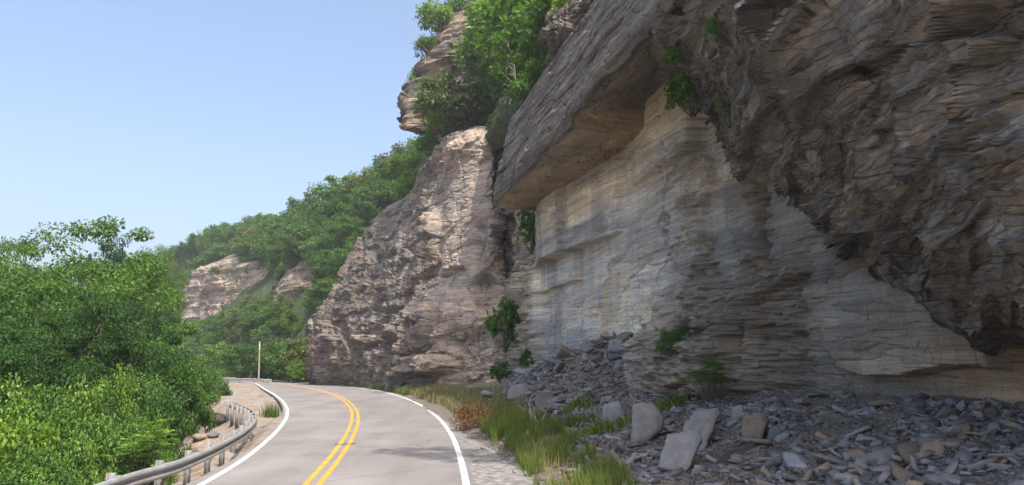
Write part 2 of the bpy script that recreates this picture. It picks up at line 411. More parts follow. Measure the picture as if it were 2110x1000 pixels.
# ------------------------------------------------------------------ cliff
def tint_mix(base, *layers):
    c = np.array(base, float) * np.ones(layers[0][0].shape + (3,)) if layers else base
    for w, colr in layers: c = c * (1 - w[..., None]) + np.array(colr) * w[..., None]
    return c
def rock_patch(name, C, spec, mat, seed, tintf, step=1.2, mode='cc', cap=700, flip=False):
    G = patch_grid(C, step, mode, cap); N = normals(G)
    if flip: N = -N
    S = np.concatenate([np.zeros((G.shape[0], 1)), np.cumsum(np.linalg.norm(np.diff(G[..., :2], axis=1), axis=2), axis=1)], 1)
    S = S - S[:, S.shape[1] // 2:S.shape[1] // 2 + 1]
    if 'axis' in spec: S = G[..., :2] @ np.array(spec['axis'])
    Z = G[..., 2]
    V = np.clip(1.15 - np.abs(N[..., 2]) * 1.1, .12, 1)
    d = spec.get('big', .5) * 2 * (fbm(G * spec.get('bigf', .25), 3, seed) - .5)
    msk = sst(fbm(G * spec.get('mf', .22), 3, seed + 40), *spec.get('mr', (.3, .6)))
    for h, w, a in spec['layers']:
        d = d + a * V * msk * blocks(S, Z, h, w, seed + int(h * 100))
    for h, w, a, tl_ in spec.get('facets', ()):
        d = d + a * V * facets(S, Z, h, w, seed + 7 + int(h * 100), tl_, spec.get('warp', .3))[0]
    if 'plate' in spec:
        pa, ps, pz, lv = spec['plate']
        d = d + pa * terrace(fbm(st3(S / ps, Z / pz), 5, seed + 60, .55), lv)
    d = d + spec.get('fine', .05) * 2 * (fbm(G * np.array((3, 3, 9.)), 3, seed + 70) - .5)
    # fade displacement at the border so neighbouring rocks stay joined
    G2 = G + N * d[..., None]
    if 'extra' in spec: G2 = spec['extra'](G2, G, N, S)
    tn = tintf(G2, G, S)
    return struct(link(name, npmesh(name, G2, grid_faces(*G.shape[:2]), mat, False, tn)))

def tl(G): return G[..., 0] * TA[0] + G[..., 1] * TA[1], G[..., 0] * NA[0] + G[..., 1] * NA[1]
def gs(x, c, w): return np.exp(-((x - c) / w) ** 2)

# -- the big slab wall
ts = np.linspace(4, 49.5, 24); zs = np.linspace(-.6, 16, 18)
C = np.array([[W(tt, 12.0, zz) for tt in ts] for zz in zs])
def wall_plates(tt, z):
    a, ia, _e = facets(tt, z + .02 * tt, .95, 3.6, 401, .0, .08); b_, ib, eb = facets(tt, z, .32, 1.7, 402, .0, .08); c_, ic, _e = facets(tt, z, 3.2, 4.2, 404, .0, .08)
    return a, ia, b_, ib, c_, ic, eb
def wall_rough(tt, z):
    """1 where the wall is broken up into small ledges"""
    n = fbm(st3(tt * .6, z * .8), 3, 95) - .5
    r = sst(tt + n * 3, 16.5, 18) * sst(-tt + n * 3, -24.5, -22.5) * sst(-z + n * 3, -6.8, -4.5)
    r = np.maximum(r, .75 * sst(tt + n * 2, 17, 19) * sst(-tt + n * 1.5, -27, -25.5) * sst(-z + n * 2, -5.4, -3.6))
    r = np.maximum(r, sst(tt + n * 2, 42.6, 44.2)); r = np.maximum(r, .9 * gs(tt + n * 2.5, 22.7, .8) * sst(-z, -11, -9))
    return np.maximum(r, .8 * gs(tt + n * 3, 19.3, .7) * sst(-z, -9.5, -8))
def wall_extra(G2, G, N, S):
    tt, ll = tl(G); z = G[..., 2]
    nz = (fbm(st3(tt * .5, z * .9), 4, 91) - .5); nf = fbm(st3(tt * 2, z * 3), 3, 92) - .5
    a, ia, b_, ib, c_, ic, eb = wall_plates(tt, z); r = wall_rough(tt, z)
    o = .05 * a + .022 * b_ + .08 * c_ + .05 * (1 - sst(eb, .0, .05)) * sst(ib, .55, .6)
    o += r * (.26 * facets(tt, z, .34, 1.3, 411, .7, .1)[0] + .10 * facets(tt, z, .13, .6, 412, .9, .1)[0] + .05 * blocks(tt, z, .07, .3, 413))
    o += -.6 * sst(z + nz * .12 + nf * .07, 8.12, 8.17) * sst(tt + nz, 29.3, 29.6) * sst(-tt, -44, -39) * (.45 + 1.0 * sst(tt, 29, 36))
    o += -.30 * sst(z + nz * .14 + nf * .05, 6.6, 6.65) * sst(tt + nz, 35.2, 35.5) * sst(-tt, -44, -42)
    o += -.5 * sst(z + nz * .2 + nf * .1, 9.75, 9.82) * sst(tt + nz * 1.4, 22.3, 22.5) * sst(-tt, -29.5, -26)
    o += .30 * sst(tt + nz * 2.5 + nf * .3, 22.55, 22.3) * sst(z, 4.2, 6)
    mn = nz * 1.5
    o += -1.7 * sst(tt + mn, 17.2, 20) * sst(-tt + mn * .5, -27.2, -25.6) * sst(-z + mn * .6, -5.6, -2.4) * sst(z, .9, 1.5)
    o += -.55 * sst(tt + nz * 2, 10.6, 10.8) * sst(-tt + nz, -15.8, -15.3) * sst(z + nz * .5 + nf * .12, 2.2, 2.3) * sst(-z + nz * 2, -6, -3)
    o += .4 * gs(tt + nz * 1.5 + nf * .3, 9.9, .10) * sst(-z, -4, -3.2)
    o += .5 * gs(tt + nz * 1.2 + nf * .4, 19.2, .22) * sst(-z, -9, -7)
    o += .30 * gs(tt + nz * 3 + nf * .5 + .25 * (z - 8), 25.2, .07) * sst(z, 5, 6) + .22 * gs(tt + nz * 3 + nf * .6, 35.3, .10) * sst(-z, -6, -5)
    o += -.7 * sst(tt, 41.8, 43.2) * sst(z + nz * 2, .5, 1) * sst(-z, -8.7, -8)
    o += 1.1 * gs(tt, 46.6, .5)
    return G2 + NA * o[..., None]
def wall_tint(G2, G, S):
    tt, ll = tl(G); z = G[..., 2]; q = st3(tt, z)
    n = fbm(q * .45, 4, 5); n2 = fbm(q * np.array((.16, .7, 1)), 3, 15); n3 = fbm(q * np.array((1.1, .15, 1)), 4, 25); n4 = fbm(q * np.array((.8, 6, 1)), 3, 26)
    a, ia, b_, ib, c_, ic, eb = wall_plates(tt, z); r = wall_rough(tt, z)
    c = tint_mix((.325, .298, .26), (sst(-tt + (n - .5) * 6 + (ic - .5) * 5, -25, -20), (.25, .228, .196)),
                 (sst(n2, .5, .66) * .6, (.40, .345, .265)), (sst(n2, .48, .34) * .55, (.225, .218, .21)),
                 (sst(z + (n - .5) * 4 + gs(tt, 22, 5) * 1.2, 3.8, 2.4) * sst(-tt, -27.5, -24) * sst(tt, 15, 19), (.29, .24, .185)),
                 (r * .85, (.215, .185, .15)),
                 (gs(tt, 36.5, 1.6) * sst(n3, .42, .6) * sst(z, 5.5, 8) * .85, (.12, .115, .11)),
                 (gs(tt, 40.5, 2.6) * sst(n3, .4, .6) * .65, (.15, .145, .14)), (gs(tt, 31.5, 1.2) * sst(n3, .45, .6) * gs(z, 9.3, 1.2) * .6, (.16, .15, .14)),
                 (sst(n3, .55, .66) * gs(tt, 33.5, 3.2) * gs(z, 4.8, 1.8) * .7, (.44, .28, .14)),
                 (sst(n, .42, .54) * gs(tt, 10.6, 1.7) * gs(z, 2.5, 1.0) * .85, (.36, .215, .11)),
                 (gs(tt + (n - .5) * 1.0, 29.3, .65) * sst(-z, -7.5, -6) * .6, (.42, .37, .295)))  # last layer: pale band painted as a soft sun glance on the wall
    return c * np.array((1.04, 1.06, 1.08))[None, None] * (.84 + .85 * sst(tt, 18, 28))[..., None] * (1 + .34 * (ia - .5) + .26 * (ib - .5) + .1 * (n4 - .5))[..., None]  # tint lifted towards the far end, standing in for brighter skylight there
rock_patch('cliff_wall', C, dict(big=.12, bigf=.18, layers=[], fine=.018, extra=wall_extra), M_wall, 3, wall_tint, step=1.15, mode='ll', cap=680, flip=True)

# -- the overhanging slab: ceiling, step in the ceiling, front face, top
def slab(t): return
tcols = [40.6, 40.2, 39.3, 36, 33, 29, 25.9, 25.3, 22, 19, 16, 12]
def wob(t, a, s): return a * math.sin(t * .7 + s) + a * .6 * math.sin(t * 1.7 + s * 2)
rows = []
def zc(t): return 11.35 + wob(t, .08, 1) if t > 25.6 else 11.55 + wob(t, .1, 3)
def lf(t): return 8.1 + wob(t, .12, 2) + max(0, (t - 39.4)) * .4
for i in range(9):
    r = []
    for t_ in tcols:
        rec = .0 if t_ > 25.6 else 1.3 * min(1, (25.6 - t_) / 3 + .6)
        prof = [(13.0, zc(t_) + .3 + rec), (12.0, zc(t_) + .25 + rec), (10.7, zc(t_) + .05 + rec * .9), (9.2, zc(t_) - .12 + rec * .5), (lf(t_) + .12, zc(t_) - .02 + rec * .12),
                (lf(t_), zc(t_) + .3 + rec * .1), (lf(t_) + .45, zc(t_) + 2.2), (lf(t_) + 1.1, zc(t_) + 4.9), (13.5, zc(t_) + 6.4)][i]
        r.append(W(t_, prof[0] + (5.5 if t_ > 40.4 else 0), prof[1]))
    rows.append(r)
def slab_tint(G2, G, S):
    tt, ll = tl(G); z = G[..., 2]; q = st3(tt, z + ll); n = fbm(q * .6, 4, 45); n2 = fbm(q * np.array((.4, 1.8, 1)), 4, 46)
    ceil = sst(-(z - 12.2), -.3, .3) * sst(ll, 8.3, 8.6)
    c = tint_mix((.15, .135, .117), (sst(n2, .5, .7) * .6, (.20, .177, .15)), (sst(n2, .46, .3) * .6, (.09, .087, .083)),
                 (ceil * .9, (.34, .265, .18)), (ceil * sst(n, .5, .65) * .7, (.19, .16, .13)), (ceil * sst(n2, .55, .7) * .5, (.46, .38, .27)))
    return c
def slab_extra(G2, G, N, S):
    tt, ll = tl(G); z = G[..., 2]
    w = gs(z + (tt - 30) * .02, 13.15, .07) * sst(-ll, -9.6, -9.2) + .7 * gs(z, 14.3 + .03 * (tt - 30), .05) * sst(tt, 22, 24)
    f, i_, e_ = facets(tt, z, .7, 1.5, 601, .3, .12); lip = sst(-z, -12.2, -11.8) * sst(-ll, -8.8, -8.4)
    chip = sst(i_, .5, .55) * lip * .07 + .04 * sst(i_, .3, .9) * sst(-ll, -9.6, -9) + .12 * (1 - sst(e_, 0, .05)) * sst(-ll, -9.8, -9.3)
    return G2 + NA * (.35 * w + chip)[..., None]
rock_patch('cliff_overhang', rows, dict(big=.07, bigf=.35, layers=[(.13, 1.1, .03)], facets=[(.8, 3.5, .08, .4), (.22, 1.3, .045, .5)], warp=.08, axis=TA[:2], mr=(.35, .6), fine=.03, extra=slab_extra),
           M_wall, 11, slab_tint, step=1.2, mode='ll', cap=560, flip=True)

# -- the dark shale mass overhanging on the right
def bul(*pts): return [PL(u, v, l) for u, v, l in pts]
rows = [
    bul((1330, 150, 13.2), (1430, 215, 13), (1515, 300, 13), (1580, 400, 13), (1690, 480, 13), (1780, 570, 13), (1880, 625, 13), (2000, 665, 13), (2130, 710, 13), (2500, 790, 13)),
    bul((1330, 110, 9.6), (1400, 150, 9.6), (1505, 225, 10.2), (1578, 350, 10.8), (1665, 430, 11), (1770, 540, 11), (1870, 582, 11.2), (1985, 632, 11.3), (2120, 680, 11.4), (2500, 770, 11.4)),
    bul((1345, 75, 8.3), (1415, 120, 8.6), (1530, 190, 9.4), (1590, 320, 10.2), (1680, 402, 10.3), (1775, 497, 9.8), (1880, 515, 9.4), (1990, 520, 8.9), (2120, 530, 8.6), (2500, 560, 8.5)),
    bul((1370, 45, 8.2), (1440, 70, 8.2), (1560, 120, 8.5), (1625, 245, 9.2), (1712, 342, 9.4), (1800, 430, 9.2), (1890, 470, 8.9), (2000, 470, 8.5), (2120, 460, 8.2), (2500, 460, 8)),
    bul((1400, 10, 8.2), (1480, 10, 7.9), (1600, 40, 7.7), (1680, 140, 7.7), (1770, 230, 7.9), (1850, 310, 8.1), (1920, 340, 8.0), (2020, 330, 7.8), (2120, 310, 7.5), (2500, 250, 7.3)),
]
top = np.array(rows[-1])
for dz, dl in ((2.2, -.25), (5, .3), (9, 1.6), (14, 4), (19, 8), (23, 14)):
    rows.append([p + NA * dl + np.array((0, 0, dz)) + TA * (.05 * dz) for p in top])
def bulge_axes(G):
    tt, ll = tl(G); z = G[..., 2]; w_ = fbm(G * .3, 2, 310) - .5
    x, zz = tt - 13, z - 6 + 1.2 * w_; an = .11
    return -x * math.cos(an) + zz * math.sin(an), x * math.sin(an) + zz * math.cos(an)
def bulge_tint(G2, G, S):
    q = G2; n = fbm(q * .5, 4, 31); n3 = fbm(q * 1.6, 3, 33); sx, sz = bulge_axes(G)
    ia = facets(sx, sz, .33, 1.5, 501, 1, .16)[1]; ib = facets(sx, sz, .13, .62, 502, 1, .14)[1]; n2 = fbm(st3(sx * .5, sz * 2.2), 3, 32)
    c = tint_mix((.175, .168, .158), (sst(n2, .52, .66) * .5, (.215, .203, .186)), (sst(n2, .47, .34) * .5, (.115, .113, .113)), (sst(n, .52, .7) * .5, (.175, .158, .136)),
                    (sst(ib, .95, .97) * .6, (.23, .195, .15)), (sst(n3, .70, .76) * sst(n, .52, .6) * .4, (.26, .14, .07)))
    return c * (1 + .45 * (ia - .5) + .4 * (ib - .5))[..., None]
def bulge_extra(G2, G, N, S):
    # splintered shale: angular shards whose long edges climb to the upper right
    sx, sz = bulge_axes(G); m = sst(fbm(G * .4, 2, 330), .3, .52)
    V = np.clip(1.35 - np.abs(N[..., 2]), .45, 1)
    f1, _, e1 = facets(sx, sz, .95, 3.4, 503, 1.2, .2); f2, _, e2 = facets(sx, sz, .33, 1.5, 501, 1.4, .16); f3, _, e3 = facets(sx, sz, .13, .62, 502, 1.5, .14)
    m2 = sst(fbm(G * .9, 2, 340), .42, .58)
    d = .34 * f1 + .15 * (.4 + .6 * m) * f2 + .055 * (.3 + .7 * m) * f3 - .16 * m2 * (1 - sst(e2, .02, .12)) - .14 * (1 - sst(e1, .0, .06))
    d = d * V
    return G2 + N * d[..., None]
rock_patch('shale_overhang', rows, dict(big=.5, bigf=.35, layers=[], fine=.025, extra=bulge_extra),
           M_bulge, 21, bulge_tint, step=1.05, cap=820, flip=True)

# -- the sunlit sandstone buttress beyond
def G3(rows): return [[P(*p) for p in r] for r in rows]
rows = G3([
    [(760, 815, 105), (652, 812, 83), (700, 812, 77), (765, 812, 70), (840, 815, 62), (900, 818, 58.5), (950, 818, 57.2), (1000, 815, 57), (1045, 815, 58), (1090, 815, 62)],
    [(760, 730, 105), (655, 735, 83), (705, 728, 76.5), (770, 725, 69.5), (840, 725, 62), (898, 728, 59), (945, 735, 57.5), (995, 735, 57), (1045, 735, 58.5), (1090, 735, 63)],
    [(770, 640, 105), (672, 665, 83), (722, 655, 76.5), (785, 650, 70), (850, 645, 63), (900, 640, 60), (940, 640, 58.5), (985, 640, 58), (1035, 640, 59), (1080, 640, 63)],
    [(800, 560, 105), (702, 590, 83), (752, 580, 77), (812, 570, 71), (865, 565, 65.5), (908, 560, 62.5), (945, 560, 61), (980, 560, 59), (1030, 560, 59.5), (1070, 560, 64)],
    [(840, 500, 105), (742, 512, 83), (785, 505, 77), (835, 495, 72), (880, 490, 67), (915, 485, 64), (947, 480, 62.5), (980, 480, 60), (1025, 490, 60), (1065, 490, 65)],
    [(880, 420, 105), (790, 440, 83), (825, 430, 78), (860, 425, 73), (893, 420, 68.5), (925, 415, 65), (955, 410, 63.5), (985, 412, 62), (1022, 415, 61.5), (1060, 415, 66)],
    [(900, 350, 100), (850, 395, 80), (868, 380, 76.5), (888, 365, 73), (908, 355, 69.5), (932, 350, 66), (960, 345, 64.5), (990, 345, 63.5), (1022, 345, 63), (1065, 345, 68)],
    [(930, 300, 95), (878, 345, 79), (892, 328, 76), (907, 310, 73), (925, 296, 70), (942, 288, 67), (968, 280, 65.5), (995, 276, 65), (1024, 275, 65), (1070, 270, 70)],
    [(960, 270, 95), (892, 330, 86), (905, 312, 84), (920, 295, 82), (940, 280, 80), (960, 270, 78), (980, 265, 75), (1000, 260, 74), (1030, 250, 74), (1080, 235, 78)]])
def butt_extra(G2, G, N, S):
    o = np.zeros(G.shape[:2]); wn = 1 + 1.2 * (fbm(G * .5, 3, 88) - .5)
    for (u, v, d_, ru, rv, dp) in ((885, 668, 61, 1.1, 1.5, 1.5), (870, 752, 60, 3.2, .8, 1.3), (835, 690, 66, 1.6, .9, 1.0), (765, 700, 72, 2.2, .4, .8), (690, 708, 78, 1.2, .8, .8), (893, 490, 66, 1.1, 2.6, 1.0),
                              (985, 520, 60, .8, 3, -.9), (1000, 600, 58.5, 1.2, 1.3, -1.2), (925, 560, 62, 1.6, .5, -.9), (960, 700, 57.5, 2, 1, -.7), (820, 640, 68, 2.4, .4, -.7)):
        c = P(u, v, d_); e = ((G[..., 0] - c[0]) ** 2 + (G[..., 1] - c[1]) ** 2 * .6) / (ru * ru) + ((G[..., 2] - c[2]) / rv) ** 2
        o = o - dp * sst(-e * wn, -1.5, -.5)
    fl = .72 * sst(G[..., 0], -7.4, -6.2) * sst(-G[..., 0], 1.4, 2.6) * sst(G[..., 2], 4, 7) * sst(-G[..., 2], -21, -19)
    return G2 + (G + N * .15 - G2) * fl[..., None] + N * o[..., None]
def butt_tint(G2, G, S):
    n = fbm(G2 * .18, 4, 51); n2 = fbm(G2 * np.array((.15, .15, 1.2)), 4, 52); u, v = proj(G)
    xx = G[..., 0]
    pk = sst(xx + (n - .5) * 4, -7.6, -6.2) * sst(-xx + (n - .5) * 2, .8, 1.8)  # pink column, tinted paler still to stand in for direct sun
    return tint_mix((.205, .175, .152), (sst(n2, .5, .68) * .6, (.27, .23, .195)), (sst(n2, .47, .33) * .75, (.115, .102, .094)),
                    (pk * .9, (.36, .298, .245)), (pk * sst(n, .58, .66) * .7, (.24, .21, .19)), (sst(-xx, 13, 17) * .5, (.15, .12, .105)))  # brown left end tinted darker to imitate its shaded face
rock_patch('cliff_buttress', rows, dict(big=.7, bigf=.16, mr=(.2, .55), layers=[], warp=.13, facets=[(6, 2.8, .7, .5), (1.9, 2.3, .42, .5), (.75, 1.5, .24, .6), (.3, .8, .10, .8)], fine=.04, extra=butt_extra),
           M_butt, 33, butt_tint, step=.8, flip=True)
# -- dark recess between buttress and wall
rows = G3([[(985, 830, 66), (1040, 830, 62), (1075, 830, 58), (1120, 830, 55)], [(985, 600, 67), (1040, 600, 62.5), (1080, 600, 58), (1125, 600, 55)],
           [(985, 400, 69), (1045, 400, 63), (1085, 400, 59), (1130, 400, 55)], [(985, 240, 72), (1050, 235, 64), (1090, 220, 58), (1140, 190, 52)]])
rock_patch('cliff_recess', rows, dict(big=.4, bigf=.3, layers=[(.9, 2.2, .5), (.35, 1.2, .2)], mr=(.1, .4), fine=.05), M_butt, 36, butt_tint, step=.9, flip=True)
# -- shelf of the cliff standing behind the buttress's left shoulder
rows = G3([[(860, 640, 120), (700, 640, 96), (760, 600, 90), (830, 560, 84), (900, 540, 90)],
           [(860, 560, 120), (735, 545, 96), (775, 530, 91), (825, 500, 86), (890, 480, 92)],
           [(870, 470, 120), (775, 462, 97), (800, 450, 92), (835, 430, 88), (890, 420, 94)],
           [(880, 420, 125), (800, 430, 99), (822, 412, 96), (850, 395, 94), (895, 380, 100)]])
rock_patch('cliff_shelf', rows, dict(big=.5, bigf=.2, layers=[(.9, 5, .45), (.35, 2, .2)], fine=.06), M_butt, 35, butt_tint, step=.9, flip=True)

# -- high crag with its overhanging beak
rows = G3([
    [(930, 265, 90), (874, 272, 82), (905, 275, 80), (940, 285, 77), (985, 300, 74), (1030, 290, 70)],
    [(930, 262, 90), (829, 264, 75), (868, 270, 73.5), (912, 262, 74.5), (970, 265, 73), (1030, 265, 69)],
    [(935, 235, 92), (836, 240, 75.5), (864, 236, 74), (905, 232, 74.5), (962, 235, 73), (1030, 235, 69)],
    [(940, 200, 92), (842, 208, 77), (868, 196, 75), (905, 190, 75), (960, 190, 74.5), (1030, 185, 70)],
    [(945, 165, 93), (858, 172, 80), (882, 158, 77.5), (915, 150, 76.5), (965, 150, 76), (1030, 140, 72)],
    [(950, 125, 95), (874, 128, 82), (896, 116, 79), (925, 105, 77), (968, 98, 76), (1030, 90, 73)],
    [(960, 80, 97), (893, 88, 84), (915, 74, 81), (940, 60, 78.5), (978, 48, 77.5), (1030, 40, 75)],
    [(985, 30, 98), (928, 40, 85), (948, 24, 82), (968, 8, 80), (992, -6, 79), (1040, -10, 77)],
    [(1010, -10, 100), (962, 0, 88), (985, -15, 86), (1005, -30, 85), (1030, -40, 84), (1070, -50, 82)]])
def crag_tint(G2, G, S):
    n = fbm(G2 * .2, 4, 61); n2 = fbm(G2 * np.array((.15, .15, 1.0)), 4, 62)
    return tint_mix((.165, .135, .108), (sst(n2, .52, .64) * .8, (.29, .23, .165)), (sst(n2, .49, .36) * .85, (.07, .062, .056)), (sst(n, .55, .7) * .5, (.13, .12, .105)))
rock_patch('cliff_crag', rows, dict(big=.8, bigf=.2, mr=(.1, .45), layers=[], warp=.13, facets=[(2.2, 7, 1.1, .4), (.8, 3, .45, .4), (.35, 1.4, .16, .6)], fine=.05), M_butt, 43, crag_tint, step=.8, flip=True)

# -- wooded slope above the slab, and the broken rock among its bushes
rows = G3([
    [(960, 360, 80), (1000, 330, 70), (1035, 300, 60), (1085, 265, 47), (1165, 185, 36), (1265, 80, 29), (1350, -20, 25)],
    [(960, 310, 78), (1000, 285, 68), (1030, 255, 58), (1070, 215, 46), (1145, 120, 35), (1235, 20, 28.5), (1330, -75, 24)],
    [(975, 250, 82), (1000, 230, 74), (1035, 200, 66), (1080, 165, 52), (1150, 85, 40), (1240, -10, 33), (1340, -120, 28)],
    [(985, 150, 88), (1010, 140, 82), (1045, 125, 74), (1095, 95, 60), (1165, 20, 47), (1260, -90, 39), (1360, -220, 33)],
    [(1000, 60, 94), (1025, 45, 88), (1060, 20, 80), (1115, -10, 68), (1190, -80, 55), (1290, -190, 47), (1400, -330, 40)],
    [(1040, -10, 110), (1060, -30, 104), (1100, -50, 96), (1150, -80, 84), (1230, -150, 70), (1350, -250, 62), (1500, -400, 56)]])
rock_patch('upper_slope', rows, dict(big=.9, bigf=.2, layers=[(.8, 2, .25)], fine=.1), M_soil, 47, lambda a, b_, s: np.full(a.shape, .5), step=3, flip=True)
rows = G3([[(1150, 130, 34.5), (1175, 108, 32), (1205, 80, 30), (1240, 40, 28.5), (1270, 10, 27)],
           [(1128, 100, 35.5), (1158, 85, 32.5), (1192, 58, 30.5), (1228, 25, 29), (1262, -8, 28)],
           [(1128, 62, 36.5), (1155, 45, 33.5), (1190, 25, 31.5), (1225, -8, 30), (1265, -40, 29)],
           [(1145, 30, 38.5), (1170, 10, 36), (1205, -15, 34), (1245, -50, 33), (1285, -80, 32)],
           [(1165, 20, 44), (1190, 0, 42), (1225, -30, 40), (1265, -60, 38), (1305, -100, 37)]])
rock_patch('cliff_ledge', rows, dict(big=.5, bigf=.5, mr=(.1, .4), layers=[(.8, 1.4, .4), (.3, .7, .2), (.12, .4, .08)], fine=.05), M_butt, 49, crag_tint, step=1.1, flip=True)

# -- hillside with its far cliffs
hill_rows = G3([
    [(150, 840, 215), (250, 835, 190), (350, 825, 160), (450, 820, 130), (550, 815, 105), (650, 812, 91), (760, 800, 96), (900, 790, 105), (1080, 790, 120)],
    [(150, 760, 230), (250, 750, 205), (350, 730, 176), (450, 715, 146), (550, 700, 118), (650, 680, 100), (760, 640, 104), (900, 600, 112), (1080, 600, 125)],
    [(150, 700, 250), (250, 690, 225), (350, 665, 195), (450, 640, 166), (550, 610, 140), (650, 570, 120), (760, 510, 117), (900, 460, 124), (1080, 450, 135)],
    [(150, 670, 285), (250, 655, 258), (350, 582, 226), (450, 532, 200), (550, 518, 178), (650, 492, 148), (760, 440, 133), (880, 370, 128), (1080, 320, 140)],
    [(150, 690, 360), (250, 680, 330), (350, 610, 300), (450, 560, 270), (550, 535, 240), (650, 520, 215), (760, 470, 200), (880, 400, 190), (1080, 340, 190)]])
hill_C = np.array(hill_rows)
rock_patch('hillside', hill_rows, dict(big=1.2, bigf=.07, layers=[(2, 6, .3)], fine=.2), M_soil, 55, lambda a, b_, s: np.full(a.shape, .5), step=3, flip=True)
def far_tint(G2, G, S):
    n = fbm(G2 * .1, 4, 71); n2 = fbm(G2 * np.array((.05, .05, .6)), 4, 72); n3 = fbm(G2 * np.array((.5, .5, .06)), 4, 73)
    return tint_mix((.30, .24, .185), (sst(n2, .5, .65) * .7, (.38, .315, .245)), (sst(n2, .46, .32) * .7, (.17, .14, .112)), (sst(n3, .52, .64) * .6, (.25, .21, .18)), (sst(n, .55, .65) * .4, (.45, .43, .4)))
rows = G3([
    [(312, 640, 196), (335, 655, 186), (375, 662, 177), (420, 662, 169), (470, 650, 162), (520, 625, 157), (562, 600, 154), (600, 590, 156)],
    [(318, 612, 198), (340, 620, 187), (380, 622, 178), (422, 618, 170), (470, 606, 163), (520, 590, 157.5), (562, 575, 154.5), (600, 572, 157)],
    [(322, 590, 200), (345, 600, 189), (385, 588, 179), (425, 578, 171), (470, 570, 164), (520, 560, 158.5), (562, 558, 155.5), (600, 560, 158)],
    [(330, 585, 208), (352, 588, 198), (395, 560, 183), (432, 545, 174), (475, 535, 166.5), (520, 536, 161), (560, 545, 158), (600, 555, 161)],
    [(340, 580, 225), (365, 575, 215), (405, 545, 200), (440, 535, 192), (480, 525, 186), (520, 528, 180), (560, 540, 178), (600, 550, 180)]])
rock_patch('far_cliff', rows, dict(big=1.6, bigf=.08, mr=(.2, .6), layers=[(2.6, 9, .7), (.9, 4, .3)], facets=[(4, 10, .6, .7)], fine=.1), M_far, 77, far_tint, step=.8, flip=True)
for k, rows in enumerate((
    [[(638, 790, 99), (652, 795, 95), (676, 795, 94), (710, 790, 97)], [(634, 715, 100), (648, 720, 96), (674, 720, 95), (710, 710, 98)],
     [(636, 668, 102), (650, 662, 98), (676, 655, 97), (710, 645, 100)], [(642, 645, 107), (655, 638, 104), (680, 630, 103), (712, 615, 106)]],
    [[(560, 660, 125), (590, 650, 121), (625, 640, 118), (655, 620, 116)], [(565, 610, 127), (592, 600, 123), (628, 585, 120), (660, 560, 118)],
     [(578, 570, 131), (600, 560, 127), (632, 540, 124), (662, 510, 122)], [(590, 545, 142), (610, 535, 138), (640, 515, 134), (668, 490, 132)]])):
    rock_patch('hillside_outcrop', G3(rows), dict(big=.9, bigf=.12, mr=(.1, .5), layers=[(2, 5, .7), (.8, 2.4, .3)], fine=.1), M_far, 80 + k, (lambda a, b_, c_: far_tint(a, b_, c_) * .72), step=.9, flip=True)

# ------------------------------------------------------------------ scree slope at the foot of the wall
def scree_z(t, l):
    t = np.asarray(t, float); l = np.asarray(l, float)
    e = np.clip((l - 4.2) / 7.6, 0, 1.4)
    z = (1.75 - .75 * sst(t, 36, 48)) * e ** 1.25
    z = z + 1.75 * np.exp(-((t - 29.5 - (11 - l) * .2) / 3.6) ** 2) * sst(l, 7.6, 11.3)
    z = z + .95 * np.exp(-((t - 36.5) / 4.2) ** 2) * sst(l, 7.2, 11)
    p = st3(t, l)
    z = z + (fbm(p * .55, 3, 6) - .5) * .5 * np.clip(e * 3, 0, 1) + (fbm(p * 2.2, 3, 9) - .5) * .12 * np.clip(e * 4, 0, 1)
    return z - .05
def SC(t, l, dz=0.0): return W(t, l, float(scree_z(t, l)) + dz)
def on_scree(u, v):
    """the point of the scree slope seen at a measured place of the photograph"""
    r = ray(u, v); lo, s = 2.0, 2.0
    while s < 80:
        p = ORG + r * s; t_, l_ = p @ TA, p @ NA
        if p[2] < (float(scree_z(t_, l_)) if l_ > 4 else -.03): break
        s += .03
    return t_, l_
tt = np.concatenate([np.linspace(2, 8, 30), np.linspace(8.1, 26, 190), np.linspace(26.2, 56, 160)]); ll = np.linspace(3.7, 12.9, 130)
T, L = np.meshgrid(tt, ll)
Gs = T[..., None] * TA + L[..., None] * NA; Gs[..., 2] = scree_z(T, L)
struct(link('scree_slope', npmesh('scree_slope', Gs, grid_faces(*T.shape)[:, ::-1], M_scree, True)))


